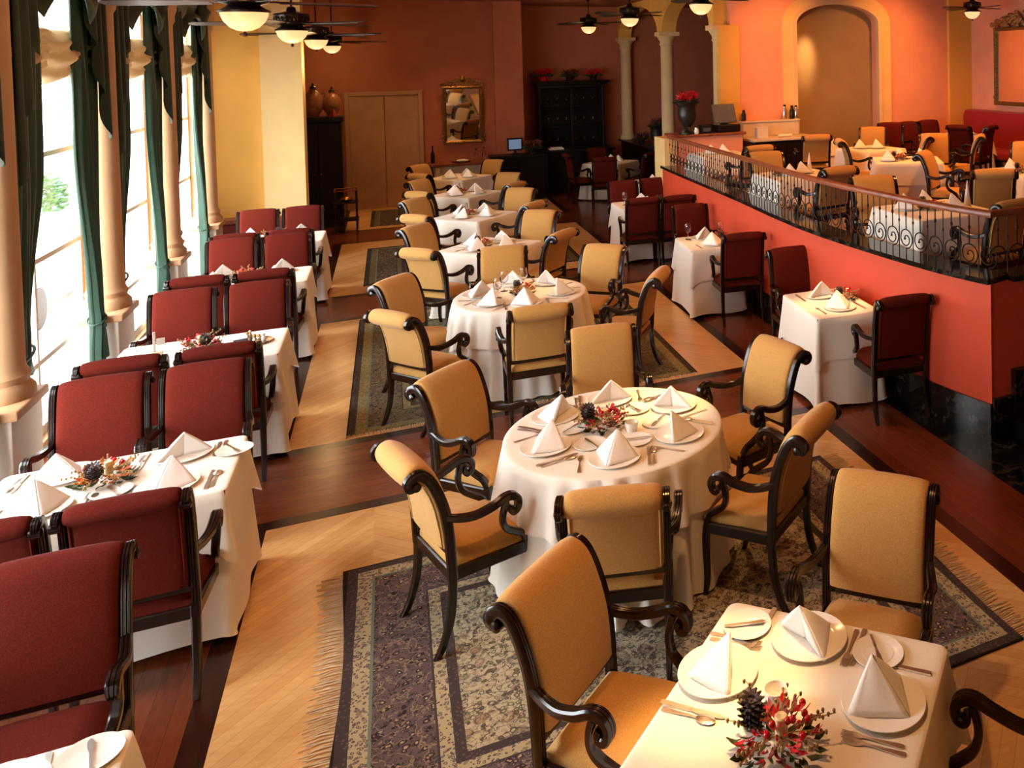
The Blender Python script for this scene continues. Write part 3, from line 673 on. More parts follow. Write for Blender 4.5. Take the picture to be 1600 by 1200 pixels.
rug('rug_olive', 1.40, 1.72, '8f8562', '6a614a', '403832', '978a5c'); make_rug(-.37, 2.43, 7.30, 10.62, 'rug_olive', 'olive green oriental rug under the farther round table', 'y')
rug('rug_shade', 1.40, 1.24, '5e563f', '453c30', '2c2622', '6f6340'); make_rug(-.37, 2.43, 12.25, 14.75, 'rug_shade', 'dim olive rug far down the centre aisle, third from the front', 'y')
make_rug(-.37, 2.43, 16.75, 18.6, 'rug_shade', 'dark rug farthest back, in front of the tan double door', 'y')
# ------------------------------------------------------------------ tables and chairs of the centre aisle
NT1, NT2 = 'nearest round table', 'farther round table'
SQ = {'S1': 'bottom right square table', 'R3': 'first square aisle table', 'R4': 'second square aisle table', 'R5': 'third square aisle table', 'R6': 'farthest square aisle table'}
G = 'cream armchairs of the centre aisle'
def aisle(tn, ch, kind='cream', group=G, z=0):
    col = 'cream' if kind == 'cream' else 'burgundy'
    for seat, x, y, f in ch: chair(kind, x, y, f, '%s armchair, %s of the %s' % (col, seat, tn), group, z)
R1C = (1.09, 4.75); table(NT1, *R1C, 0, .59, seed=3, rnd=True, drop=.30, corner=.06)
A1 = [('left',0.0,4.51,18),('rear left',.25,5.62,-46),('rear',1.30,6.03,-98),('rear right',2.28,5.12,-164),('right front',1.94,3.95,131),('front',.83,3.68,73)]
aisle(NT1, A1)
R2C = (1.01, 7.95); table(NT2, *R2C, 15, .56, seed=8, rnd=True, drop=.30, corner=.06)
A2 = [('near left',-.03,7.16,37),('rear left',-.02,8.33,-40),('front',1.0,6.78,88),('rear right',1.95,8.74,-130),('rear',1.0,9.2,-97),('right',2.13,7.40,150)]
aisle(NT2, A2)
S1C = (1.029, 2.329); table(SQ['S1'], *S1C, 45, .53, .405, seed=12, drop=.28)
aisle(SQ['S1'], [('left',.46,3.24,-45),('rear',1.93,3.23,-135),('right',1.765,1.775,136)])
for k, c, ch in (('R3',(.98,10.25),[('near left',.22,9.53,45),('far left',.23,10.98,-45),('far right',1.70,11.25,-125),('near right',1.70,9.72,138)]),
                 ('R4',(1.0,12.5),[('near left',.25,11.74,45),('far left',.27,13.2,-45),('far right',1.75,13.45,-122),('near right',1.72,11.96,138)]),
                 ('R5',(1.06,14.72),[('near left',.34,13.92,45),('far left',.38,15.35,-45),('far right',1.83,15.5,-125),('near right',1.76,14.15,138)]),
                 ('R6',(1.12,17.0),[('near left',.42,16.25,45),('far left',.46,17.72,-48),('far right',1.83,17.8,-130)])):
    table(SQ[k], *c, 45, .405, seed=20+int(c[1]), drop=.28); aisle(SQ[k], ch)
# ------------------------------------------------------------------ window tables with burgundy chairs
WT = {1: 'bottom left window table', 2: 'first whole window table', 3: 'second window table', 4: 'third window table', 5: 'farthest window table'}
WY = {1: 2.93, 2: 5.30, 3: 7.51, 4: 9.85, 5: 12.0}
GW = 'burgundy armchairs by the windows'
for i in range(1, 6):
    y = WY[i]; table(WT[i], -1.295, y, 0, .515, .345, seed=40+i, drop=.27, corner=.075, flare=.028)
    for side, x in (('window side',-1.575),('aisle side',-1.06)):
        if i > 1: chair('burgundy', x+random.uniform(-.01,.01), y-.79, 90+random.uniform(-3,1), 'burgundy armchair seen from behind, %s, %s' % (side, WT[i]), GW)
        chair('burgundy', x+random.uniform(-.01,.01)-(.12 if i == 1 else 0), y+(1.15 if i == 1 else 1.05)-(.0 if i < 5 else .05), -90+random.uniform(-2,4), 'burgundy armchair facing the camera, %s, %s' % (side, WT[i]), GW)
# ------------------------------------------------------------------ tables along the red wall
PT = {1: 'nearest table by the red wall', 2: 'middle table by the red wall', 3: 'farthest table by the red wall'}; GP = 'burgundy armchairs along the red wall'
table(PT[1], 3.30, 6.36, -4, .275, .385, seed=61, drop=.34, corner=.07, flare=.022)
aisle(PT[1], [('near side',3.50,5.50,84),('far side',3.46,7.48,-94)], 'burgundy', GP)
table(PT[2], 3.225, 9.2, -4, .29, .37, seed=62, drop=.34, corner=.07, flare=.022)
aisle(PT[2], [('near side',3.33,8.36,84),('far side',3.41,10.42,-95)], 'burgundy', GP)
table(PT[3], 3.30, 12.13, 0, .40, .38, seed=63, drop=.30, corner=.07, flare=.022)
aisle(PT[3], [('near left',3.04,11.25,86),('near right',3.52,11.2,88),('far left',3.2,13.05,-95),('far right',3.72,13.1,-97)], 'burgundy', GP)
BT = 'table in the dark corner by the colonnade'; table(BT, 4.12, 17.75, 45, .42, seed=65)
aisle(BT, [('near',3.72,16.55,80),('left',3.2,17.6,5),('far',4.0,18.55,-85),('right',4.72,16.9,135)], 'burgundy', 'burgundy armchairs in the dark corner')
FT = 'small table behind the red wall end'; table(FT, 4.2, 14.4, 0, .36, seed=66); 
# ------------------------------------------------------------------ tables and chairs of the platform
UT = {'U1': 'platform table by the railing corner', 'U2': 'second platform table along the railing', 'U3': 'white platform table in the middle', 'U4': 'platform table before the brown arch', 'U5': 'platform table by the red banquette', 'U6': 'platform table cut by the right edge', 'U7': 'platform table beside the host counter'}
UP = {'U1': (4.42,6.42,0,.42,.40), 'U2': (4.38,9.22,0,.42,.40), 'U3': (6.28,9.75,-28,.44,.40), 'U4': (6.62,11.3,10,.38,.38), 'U5': (9.1,12.35,0,.36,.40), 'U6': (6.95,7.95,-10,.42,.42), 'U7': (4.4,12.0,0,.36,.34)}
for i, (k, (x,y,r,a,b)) in enumerate(UP.items()): table(UT[k], x, y, r, a, b, PZ, seed=80+i)
GU = 'cream armchairs on the platform'
aisle(UT['U1'], [('far side',4.36,7.42,-105),('near side',4.60,5.52,98)], 'cream', GU, PZ)
aisle(UT['U2'], [('far side',4.36,10.15,-96),('near right',4.42,8.24,100)], 'cream', GU, PZ)
aisle(UT['U7'], [('near side',4.62,10.95,98)], 'cream', GU, PZ)
aisle(UT['U6'], [('far left',6.05,9.03,-50),('near left',5.68,7.15,62),('far right',7.9,9.2,-135)], 'cream', GU, PZ)
aisle(UT['U3'], [('rear right',7.62,11.05,-120),('rear',6.75,11.0,-100)][:1], 'cream', GU, PZ)
aisle(UT['U4'], [('left',5.98,11.1,-20),('rear right',7.52,12.75,-125),('far left',6.05,12.0,75),('right',7.45,10.95,150)], 'cream', GU, PZ)
aisle(UT['U5'], [('near left',8.1,10.5,140)], 'cream', GU, PZ)
for i, (x, y, f, w) in enumerate(((8.0,12.95,-130,'behind the cream chair in front of the brown arch'),(8.35,12.95,-75,'left of the napkins before the banquette end'),(8.85,13.05,-80,'at the left end of the red banquette'),(8.95,11.35,120,'nearest the right edge before the banquette'),(8.6,11.75,20,'beside the table at the red banquette'))):
    chair('burgundy', x, y, f, 'burgundy platform armchair '+w, 'burgundy armchairs on the platform', PZ)
# ------------------------------------------------------------------ what stands on the tables
def ring(tn, c, seats, off, full, bread=(-.21,.17), z=H, glass=()):
    for seat, x, y, f in seats:
        a = math.degrees(math.atan2(c[1]-y, c[0]-x)); place_setting(tn, seat, c[0], c[1], a, off, z, full, bread, seat in glass)
ring(NT1, R1C, A1, .40, 2, (-.13,.20)); centre('red', R1C[0]-.06, R1C[1]+.03, NT1, 'red and gold dried flowers with pine cone', rz=.5, s=1.2); CUP.put((1.16,4.65,H+.003), 0, 'small white sugar bowl beside the red flowers on the '+NT1, 'sugar bowls')
ring(NT2, R2C, A2, .37, 1, None, glass=('rear left','rear right','rear')); centre('orange', R2C[0]+.02, R2C[1]+.0, NT2, 'orange and red dried flowers')
for seat, f, x, y in (('left',-45,.935,2.655),('rear',-135,1.28,2.665),('right',135,1.355,2.285)): place_setting(SQ['S1'], seat, x, y, f, 0, H, 2, (-.25,.0) if seat != 'right' else None, False, seat == 'left')
centre('red', .985, 2.28, SQ['S1'], 'big pine cone, berry and candle arrangement', rz=0, s=1.25); CUP.put((1.05,2.44,H+.003), 0, 'small white sugar bowl behind the pine cones on the '+SQ['S1'], 'sugar bowls')
for k, c in (('R3',(.98,10.25)),('R4',(1.0,12.5)),('R5',(1.06,14.72)),('R6',(1.12,17.0))):
    for seat, f in (('near left',45),('far left',-45),('far right',-135),('near right',135)): place_setting(SQ[k], seat, *c, f, .24, H, 0 if k > 'R3' else 1, None, seat == 'far left' and k in ('R4','R5'))
    if k < 'R6': centre('orange' if k == 'R3' else 'red', c[0]-.08, c[1]+.02, SQ[k], 'dried flowers')
PLATE.put((-1.07,3.12,H+.0035), 0, 'empty white dinner plate on the bottom left window table', 'dinner plates'); BREAD.put((-.865,3.185,H+.0035), 0, 'small bread plate at the corner of the bottom left window table', 'bread plates')
BUTTER.put((-.86,3.19,H+.0135), .25, 'butter knife across the bread plate of the bottom left window table', 'butter knives'); FORK.put((-.955,3.17,H+.0035), PI+.25, 'fork nearer the bread plate on the bottom left window table', 'forks'); FORK.put((-.985,3.15,H+.0035), PI+.25, 'fork nearer the dinner plate on the bottom left window table', 'forks')
for i in (2, 4, 5):
    for side, x in (('window side',-1.54),('aisle side',-1.04)):
        for nf, f in (('near',90),('far',-90)):
            place_setting(WT[i], nf+' '+side, x, WY[i], f, .19, H, 2 if i < 3 else 0, (-.235,.06))
for i, kd, lk in ((2,'orange','orange and yellow dried flowers with a pine cone'),(3,'red','red and orange dried flowers'),(4,'gold','golden dried flowers'),(5,'red','reddish dried flowers')): centre(kd, -1.30 if i != 2 else -1.33, WY[i]+.02, WT[i], lk, rz=i, s=1.15)
for i, (x, y) in ((1,(3.30,6.36)),(2,(3.225,9.2)),(3,(3.3,12.13))):
    for nf, f in (('near',88),('far',-92)):
        place_setting(PT[i], nf, x, y, f, .2, H, 1 if i < 3 else 0, None)
    centre('red', x+.17, y+.02, PT[i], 'dark red dried flowers against the wall', rz=i)
GLASS.put((3.06,9.42,H+.003), 0, 'wine glass at the left corner of the '+PT[2], 'wine glasses'); GLASS.put((3.42,9.32,H+.003), 0, 'wine glass beside the flowers on the '+PT[2], 'wine glasses'); GLASS.put((3.02,12.2,H+.003), 0, 'wine glass at the left corner of the '+PT[3], 'wine glasses')
for x, y, s in ((4.0,17.6,'near left'),(4.3,17.75,'right'),(4.2,18.0,'far')): NAPKIN.put((x,y,H+.004), .3, 'white pointed napkin, %s on the %s' % (s, BT), 'folded napkins')
for x, y, s in ((4.05,14.3,'left'),(4.25,14.4,'right')): NAPKIN.put((x,y,H+.004), .3, 'white pointed napkin, %s on the %s' % (s, FT), 'folded napkins')
UZ = PZ+H
for k, l in (('U1',((-.22,.12,'left'),(.16,-.1,'right'),(.05,.2,'rear'))),('U2',((-.1,-.05,'left'),(.12,.08,'right'))),('U3',((-.28,.0,'left'),(.0,.15,'middle'),(.25,.02,'right'))),('U4',((-.12,.08,'left'),(.1,-.05,'right'))),('U5',((-.1,.05,'left'),(.14,-.05,'right'),(.0,.25,'rear'))),('U6',((-.2,.2,'left'),(.15,.1,'right'))),('U7',((-.1,.0,'left'),(.08,-.05,'right')))):
    for dx, dy, s in l: PLATE.put((UP[k][0]+dx,UP[k][1]+dy,UZ+.003), 0, 'plate under the %s napkin, %s' % (s, UT[k]), 'dinner plates'); NAPKIN.put((UP[k][0]+dx,UP[k][1]+dy,UZ+.013), .4+dx, 'white pointed napkin, %s, %s' % (s, UT[k]), 'folded napkins')
for k, dx, dy in (('U1',-.05,.0),('U2',-.2,.02),('U3',-.1,.05),('U6',-.25,-.05)): centre('red', UP[k][0]+dx, UP[k][1]+dy, UT[k], 'dark red dried flowers', UZ)
def m_cone():
    mb = MB(); mb.lathe([(.038,0),(.036,.01),(.002,.24),(0,.242)], 16, (0,0,0)); o = mb.build('cone_napkin', M['napkin_linen']); o['category'] = 'napkin'; return o
CONE = Kind(m_cone)
for k, dx, dy in (('U1',.33,-.05),('U2',.22,.12)): CONE.put((UP[k][0]+dx,UP[k][1]+dy,UZ+.003), 0, 'tall napkin rolled to a slim cone on the '+UT[k], 'cone napkins')
# condiment tray, straws and a folder on the second window table
t = tag(empty('condiment_tray', (-.96, 7.53, H+.003)), 'round brass tray of shakers and jars on the second window table', 'tray')
mb = MB(); mb.lathe([(0,.002),(.1,.002),(.112,.012),(.115,.012),(.104,0),(0,0)], 32, (0,0,0), False); mb.build('tray', M['brass'], t)
for i in range(7):
    a = i*2.4; r = .025+.045*(i % 3)/2; h = .04+.03*((i*5) % 3)/2; mb = MB(); c = (r*cos(a), r*sin(a), .004)
    mb.lathe([(.014,0),(.016,.005),(.015,h*.7),(.009,h*.85),(.009,h)], 14, c); j = mb.build('shaker', M['ceramic' if i % 2 else 'silver'], t)
    mb = MB(); mb.lathe([(.011,h),(.011,h+.008),(.004,h+.014)], 12, c); mb.build('lid', M['silver' if i % 2 else 'brass'], j)
t = tag(empty('card_holder', (-1.03, 7.36, H+.003), .3), 'grey folded card standing before the brass condiment tray', 'card holder')
mb = MB(); mb.sweep([(-.045,-.02,0),(-.045,-.012,.085),(-.045,.02,0)], [(0,0),(.0,.003),(.09,.003),(.09,0)], (1,0,0)); mb.build('card', M['grey_plastic'], t, 0)
t = tag(empty('menu_stand', (-1.56, 7.46, H+.003), .2), 'small white stand with a slim upright and card on the second window table', 'menu stand')
mb = MB(); mb.box(-.05,.05,-.035,.035,0,.05); mb.build('holder', M['salmon'], t, 0, .006); mb = MB(); mb.box(-.008,.008,-.006,.006,.05,.19); mb.build('upright', M['white_paint'], t, 0, .002); mb = MB(); mb.box(.012,.062,-.004,.004,.09,.14); mb.box(.0,.02,-.003,.003,.11,.118); mb.build('card', M['white_paint'], t, 0, .002)
# ------------------------------------------------------------------ curtains, blinds
def drape(mb, ys0, ys1, x, zs, pl, seed, amp=.035):
    "pleated panel: zs = list of z, ys0/ys1 = its two edges at each z (functions of z by table)"
    n = pl*6; rn = random.Random(seed); ph = rn.uniform(0,6); V = []; F = []; m = len(zs)
    for k, z in enumerate(zs):
        a, b = ys0[k], ys1[k]; sq = min(1, abs(b-a)/.5)
        for i in range(n+1):
            u = i/n; w = sin(u*pl*2*PI+ph+.25*sin(z*1.3+u*4)); V.append((x+amp*(.55+.6*(1-sq))*w+.012*sin(u*9+z*2), a+(b-a)*u, z))
    for k in range(m-1):
        for i in range(n): F.append((k*(n+1)+i, k*(n+1)+i+1, (k+1)*(n+1)+i+1, (k+1)*(n+1)+i))
    mb.add(V, F)
WN = {1: 'window cut by the left edge', 2: 'first whole window from the left', 3: 'second whole window', 4: 'farthest window'}
def interp(tab, z):
    for (z0,v0),(z1,v1) in zip(tab, tab[1:]):
        if z0 >= z >= z1: t = (z0-z)/(z0-z1); t = t*t*(3-2*t); return v0+(v1-v0)*t
    return tab[-1][1]
for wi in (1, 2, 3, 4):
    a, b = OPEN[wi][0]-.06, OPEN[wi][1]-.29; root = tag(empty('window_curtain', (-2.19, (a+b)/2, 0)), 'dark green velvet curtain with tiebacks and swags at the '+WN[wi], 'curtain', 'green velvet curtains'); yc = (a+b)/2
    zs = [3.5-.1*i for i in range(35)]
    far0 = [(3.7,b-.60),(2.3,b-.52),(.95,b-.33),(.8,b-.30),(.5,b-.36),(0,b-.40)]; far1 = [(3.7,b-.04),(1.0,b-.15),(.8,b-.17),(.5,b-.18),(0,b-.18)]
    near0 = [(3.7,a-.06),(1.2,a-.06),(1.0,a-.02),(.82,a-.04)]; near1 = [(3.7,a+.62),(2.2,a+.58),(1.05,a+.28),(.95,a+.24),(.82,a+.30)]
    for nm, e0, e1, zl, zh in (('far',far0,far1,.03,3.7),('near',near0,near1,.83,3.7)):
        z = [zh-(zh-zl)*i/36 for i in range(37)]; mb = MB(); drape(mb, [interp(e0,q)-yc for q in z], [interp(e1,q)-yc for q in z], .0 if nm == 'far' else .0, z, 6, wi*7+len(nm))
        mb.build('curtain_panel', M['velvet_green'], root, 60, 0, .006, False)
        zt = .80 if nm == 'far' else .98; m0 = interp(e0,zt)-yc; m1 = interp(e1,zt)-yc; mb = MB(); c = Vector((0,(m0+m1)/2,zt)); h = abs(m1-m0)/2+.015
        mb.tube([c+Vector((.06*cos(t), h*sin(t), .03*sin(t))) for t in [2*PI*i/24 for i in range(24)]], .009, 8, None, True, (0,0,1)); mb.build('tieback', M['velvet_green'], root)
        if nm == 'far':
            mb = MB(); mb.lathe([(.0,-.02),(.02,-.03),(.025,-.06),(.015,-.075),(.02,-.09),(.034,-.30),(.03,-.31),(0,-.31)], 16, (.045, m0+.05, zt), False); mb.build('tassel', M['velvet_green'], root)
    mb = MB(); V = []; F = []; n = 36; h = (b-a)/2+.02
    for k in range(9):      # swag across the top
        t = k/8
        for i in range(n+1):
            u = -1+2*i/n; dip = .30+.26*(1-abs(cos(u*PI*1.0)))**1.2; V.append((.06+.05*sin(t*PI*2.5+u*3)+.03*t, u*h, 3.74-t*dip))
    for k in range(8):
        for i in range(n): F.append((k*(n+1)+i, k*(n+1)+i+1, (k+1)*(n+1)+i+1, (k+1)*(n+1)+i))
    mb.add(V, F); mb.build('swag', M['velvet_green'], root, 60, 0, .006, False)
    for s, L in ((-1,1.75),(1,1.6)):   # cascading side tails with stepped hems
        mb = MB(); V = []; F = []; n = 30
        for k in range(14):
            t = k/13
            for i in range(n+1):
                u = i/n; z0 = 3.84; zz = z0-t*(.45+(L-.45)*(1-u)+.10*abs(sin(u*3*PI))); V.append((.075+.03*sin(u*3*2*PI)*(.4+.6*t), s*(h-.0)-s*.46*u, zz))
        for k in range(13):
            for i in range(n): F.append((k*(n+1)+i, k*(n+1)+i+1, (k+1)*(n+1)+i+1, (k+1)*(n+1)+i))
        mb.add(V, F); mb.build('side_tail', M['velvet_dark'], root, 60, 0, .006, False)
    # gathered sheer blind hanging in the upper window
    bl = empty('balloon_blind', (-2.38, yc, 0)); tag(bl, 'gathered cream sheer blind high in the '+WN[wi], 'blind', 'sheer balloon blinds'); mb = MB(); V = []; F = []; n = 48; hh = (b-a)/2-.02
    for k in range(25):
        t = k/24
        for i in range(n+1):
            u = -1+2*i/n; sc = abs(sin(u*PI*1.5)); bot = 2.82-.10*sc; z = 3.14+(bot-3.14)*t
            bul = .04+.11*sin(t*PI)**.7+.018*sin(t*20+u*9); V.append((bul*(1+.4*sc)+.01*sin(u*40), u*hh, z))
    for k in range(24):
        for i in range(n): F.append((k*(n+1)+i, k*(n+1)+i+1, (k+1)*(n+1)+i+1, (k+1)*(n+1)+i))
    mb.add(V, F); mb.build('gathered_hem', M['sheer'], bl, 60, 0, .004, False)
    mb = MB(); V = [(.04+.008*sin(i*1.9), -hh+2*hh*i/96, z) for z in (3.5,3.13) for i in range(97)]; mb.add(V, [(i,i+1,98+i,97+i) for i in range(96)]); mb.build('blind_cloth', M['sheer_thin'], bl, 60, 0, 0, False)
# ------------------------------------------------------------------ ceiling fans with bowl lights
def make_fan(br, blades, BL):
    root = empty('ceiling_fan'); root['category'] = 'ceiling fan'      # origin at the bowl rim
    mb = MB(); mb.lathe([(0,-br*.92),(br*.3,-br*.88),(br*.6,-br*.73),(br*.85,-br*.45),(br*.97,-br*.17),(br,0)], 28, (0,0,0)); mb.build('light_bowl', M['bowl_glow'], root)
    mb = MB(); mb.lathe([(.0,-br*.92-.04),(.012,-br*.92-.035),(.016,-br*.92-.015),(.008,-br*.92),(.012,-br*.92+.01)], 12); mb.build('finial', M['fan_metal'], root)
    mb = MB(); mb.lathe([(br+.012,-.004),(br+.014,.01),(br*.85,.03),(.10,.05),(.155,.07),(.165,.085),(.16,.10),(.165,.15),(.175,.165),(.17,.18),(.10,.195),(.05,.21),(.04,.25),(.02,.26)], 28)
    for i in range(26):
        a = 2*PI*i/26; mb.sphere((.163*cos(a), .163*sin(a), .125), .018, 6, .6,.6,1.4)
    mb.build('motor', M['fan_metal'], root)
    top = CEIL-FZ; mb = MB(); mb.tube([(0,0,.25),(0,0,top)], .011, 10); mb.build('rod', M['fan_metal'], root)
    mb = MB(); mb.lathe([(.02,top-.08),(.06,top-.05),(.075,top),(.0,top)], 16); mb.build('canopy', M['fan_metal'], root)
    for i in range(blades):
        a = 2*PI*i/blades; m = Matrix.Rotation(a, 4, 'Z') @ Matrix.Translation((0,0,.075)) @ Matrix.Rotation(R(11), 4, 'X')
        mb = MB(); o = [(.22,-.05),(.28,-.06),(BL*.7,-.075),(BL-.05,-.07),(BL-.01,-.04),(BL,0),(BL-.01,.04),(BL-.05,.07),(BL*.7,.075),(.28,.06),(.22,.05)]; mb.prism(o, -.004, .004); mb.xform(m); bl = mb.build('blade', M['fan_wood'], root, 0)
        mb = MB(); mb.sweep([(.13,0,.0),(.2,0,.004),(.29,0,.006)], rect(.04,.008), (0,1,0), [.6,1.2,1]); mb.xform(m); mb.build('blade_iron', M['fan_metal'], bl, 0)
    return root
FZ = 3.22; FA = Kind(lambda: make_fan(.152, 5, .93))
for i, (y, w) in enumerate(((7.35,'nearest of the left row, cut by the photo top'),(10.75,'second of the left row, its carved motor in view'),(14.2,'third of the left row'),(18.0,'last of the left row, before the terracotta wall'))):
    FA.put((-.93, y, FZ), .35+.25*i, 'dark ceiling fan with glowing bowl, '+w, 'ceiling fans over the window side')
def fan2():
    global FZ; FZ = 3.55; return make_fan(.15, 4, .74)
FB = Kind(fan2)
for i, (x, y, w) in enumerate(((3.72,10.7,'nearest of the right row, by the cream column'),(3.7,14.3,'middle of the right row'),(3.7,17.6,'farthest of the right row, over the dark cabinet'))):
    FB.put((x, y, 3.56), .2+.3*i, 'dark ceiling fan with bright bowl, '+w, 'ceiling fans over the right aisle')
FB.put((9.25, 12.2, 3.6), .1, 'dark ceiling fan with dim bowl above the platform', 'ceiling fans over the right aisle').scale = (.9,.9,.9)
# ------------------------------------------------------------------ railing on the low wall
def railing():
    root = tag(empty('railing', (3.65,8,1.19)), 'curved wrought iron scroll railing with wooden handrail on the red wall', 'railing')
    P = offc(.09); corner = Vector((CURVE[0].x+.09, 5.05, 0)); P[0] = corner
    inv = Vector((3.65,8,1.19)); pts = [Vector((RX-.02, 5.05, 0))]+P[:-1]; path = [p-inv+Vector((0,0,1.64)) for p in pts]
    prof = [(-.03,-.02),(.03,-.02),(.036,0),(.028,.02),(.012,.028),(-.012,.028),(-.028,.02),(-.036,0)]
    mb = MB()
    for seg in (path[:2], path[1:]): mb.sweep(seg, [(b, a) for a, b in prof], (0,0,1))
    mb.build('handrail', M['rail_wood'], root)
    def run(pl):
        out = []; d = 0; nxt = .06
        for a, b in zip(pl, pl[1:]):
            L = (b-a).length; t = (b-a).normalized()
            while nxt <= d+L: out.append((a+t*(nxt-d), t)); nxt += .178
            d += L
        return out
    mb = MB(); z0, zt = 1.19, 1.625; r = .078; cz = z0+.125
    L = [(0,0,z0),(0,0,cz-r-.004)]
    mb.tube([Vector(p) for p in L], .0055, 6, None, False, (1,0,.01)); mb.tube([Vector((0,r*.0,cz+r)), Vector((0,0,zt))], .0055, 6, None, False, (1,0,.01))
    sp = []
    for i in range(44):
        t = i/43; a = -PI/2-t*2*PI*1.75; rr = r*(1-.80*max(0,(t-.35)/.65)**.9); sp.append(Vector((0, rr*cos(a), cz+rr*sin(a))))
    mb.tube(sp, .0052, 6, None, False, (1,0,.01)); mb.sphere(sp[-1], .010, 8); mb.sphere((0,0,z0+.33), .011, 8, 1,1,1.8)
    me = None
    bar = MB(); bar.tube([Vector((0,0,z0)),Vector((0,0,z0+.2)),Vector((0,0,zt))], .005, 6, None, False, (1,0,.01)); bar.sphere((0,0,z0+.27), .009, 8, 1,1,1.8); bo = bar.build('bar', M['iron'], root); first = True
    for q in (run([p for p in pts[1:]]), run([pts[1], Vector((6.2,5.05,0))])):
        for p, t in q:
            if me is None: o = mb.build('baluster', M['iron'], root); me = o
            else: o = me.copy(); COL.objects.link(o); o.parent = root
            c = bo if first else bo.copy()
            if not first: COL.objects.link(c); c.parent = root
            first = False; c.location = (p.x+t.x*.089-inv.x, p.y+t.y*.089-inv.y, -inv.z)
            o.location = (p.x-inv.x, p.y-inv.y, -inv.z); o.rotation_euler = (0,0,math.atan2(t.y,t.x)-PI/2)
railing()
# ------------------------------------------------------------------ far wall: console, mirror, till, bar cabinet
def ornate_mirror(name, loc, rz, w, h, label, crest):
    root = tag(empty(name, loc, rz), label, 'mirror'); mb = MB(); mb.box(-w/2,w/2,-.012,.0,0,h); mb.build('mirror_glass', M['mirror_glass'], root, 0)
    mb = MB(); K = .9+.5*(w > 1); prof = [(a*K,b) for a, b in [(-.05,-.03),(.04,-.03),(.055,-.01),(.03,.02),(.0,.045),(-.03,.03),(-.05,.01)]]
    pts = [(-w/2-.03,0,-.03),(w/2+.03,0,-.03),(w/2+.03,0,h+.03),(-w/2-.03,0,h+.03)]
    for i in range(4):
        p, q = Vector(pts[i]), Vector(pts[(i+1) % 4]); d = (q-p).normalized()
        mb.sweep([p-d*.03, q+d*.03], [(a, b) for a, b in prof], (0,-1,0))
    for i in range(int((w+h)*2/.05)):
        s = i*.05; x, z = (-w/2-.03+s, -.03) if s < w else ((w/2+.03, s-w) if s < w+h else ((w/2-(s-w-h), h+.03) if s < 2*w+h else (-w/2-.03, h-(s-2*w-h)))); mb.sphere((x,-.045,z), .018, 6)
    mb.build('frame', M['gilt'], root); mb = MB(); rn = random.Random(3)
    for s in (-1, 1):
        for k, (cx, cz, r) in enumerate(((.10,.10,.075),(.24,.06,.06),(.36,.03,.05))):
            sp = [Vector((s*(cx*w/.62)+s*r*(1-.7*t/30)*cos(-.5+t*.32), -.03, h+.06+cz*crest+r*(1-.7*t/30)*sin(-.5+t*.32))) for t in range(31)]; mb.tube(sp, .016, 6, [1-.5*i/30 for i in range(31)], False, (0,1,0.01))
        for _ in range(14 if w < 1 else 70):
            u = rn.random(); mb.sphere((s*u*w*.58, -.035, h+.05+crest*(.16*(1-u)+.05)*rn.random()+.02), .022 if w < 1 else .034, 6, 1.5,.7,1)
        for z in (.02, .1, .2): mb.sphere((s*(w/2+.07+.02*sin(z*20)), -.03, z-.02), .03, 6, 1,.6,1.2)
    mb.lathe([(0,0),(.05,.02),(.07,.07),(.05,.12),(.02,.16),(0,.17)], 12, (0,-.03,h+.10*crest+.03)); mb.build('crest', M['gilt'], root); return root
ornate_mirror('wall_mirror', (1.36, BY-.04, 1.27), 0, .64, 1.07, 'ornate gilt mirror on the terracotta wall above the console', 1).rotation_euler.x = R(4.5)
m = ornate_mirror('wall_mirror', (RX-.05, 11.72, 1.98), -PI/2, 1.70, 1.30, 'large gilt mirror above the red banquette at the right edge', 1.6)
def rounded_box(name, x0, x1, y0, y1, z0, z1, mat, parent, bv=.01):
    mb = MB(); mb.box(x0,x1,y0,y1,z0,z1); return mb.build(name, M[mat], parent, 0, bv)
t = tag(empty('console_table', (1.25, BY-.32, 0)), 'pale marble console with dark top under the gilt mirror', 'console')
rounded_box('body', -.5,.48,-.2,.25,0,.80,'marble_white',t); rounded_box('top', -.58,.56,-.27,.29,.80,.86,'rail_wood',t); 
for x in (-.42,.4): rounded_box('corbel', x-.05,x+.05,-.25,-.2,.45,.80,'marble_white',t,.015)
for x, z, lb in ((-.5,.32,'tall dark bottle at the left end of the marble console'),(.32,.22,'slim bottle on the right of the marble console'),(.47,.24,'clear bottle at the right end of the marble console')):
    b = tag(empty('bottle', (1.25+x, BY-.32, .86)), lb, 'bottle', 'bottles on the console'); mb = MB(); mb.lathe([(.035,0),(.038,.01),(.038,z*.6),(.014,z*.78),(.013,z)], 16); mb.build('glass_body', M['cabinet_wood' if x < 0 else 'clear_glass'], b); mb = MB(); mb.lathe([(.015,z),(.015,z+.03)], 12); mb.build('cap', M['black_plastic'], b)
t = tag(empty('serving_tray', (1.28, BY-.42, .86)), 'tray of folded linen on the marble console', 'tray'); mb = MB(); mb.lathe([(0,.004),(.16,.004),(.19,.02),(.17,0),(0,0)], 28, (0,0,0), False); mb.build('dish', M['brass'], t); mb = MB(); mb.sphere((.02,0,.03), .12, 12, 1,.6,.25); mb.build('linen_heap', M['linen'], t)
t = tag(empty('back_counter', (2.95, 18.6, 0)), 'long dark wood bar counter along the far wall', 'counter')
rounded_box('counter_body', -1.10,.0,-.2,.2,0,.90,'cabinet_wood',t); rounded_box('counter_body', .0,1.5,.32,.75,0,.90,'cabinet_wood',t); rounded_box('counter_top', -1.14,.0,-.25,.25,.90,.945,'black_plastic',t,.006); rounded_box('counter_top', .0,1.54,.26,.78,.90,.945,'black_plastic',t,.006)
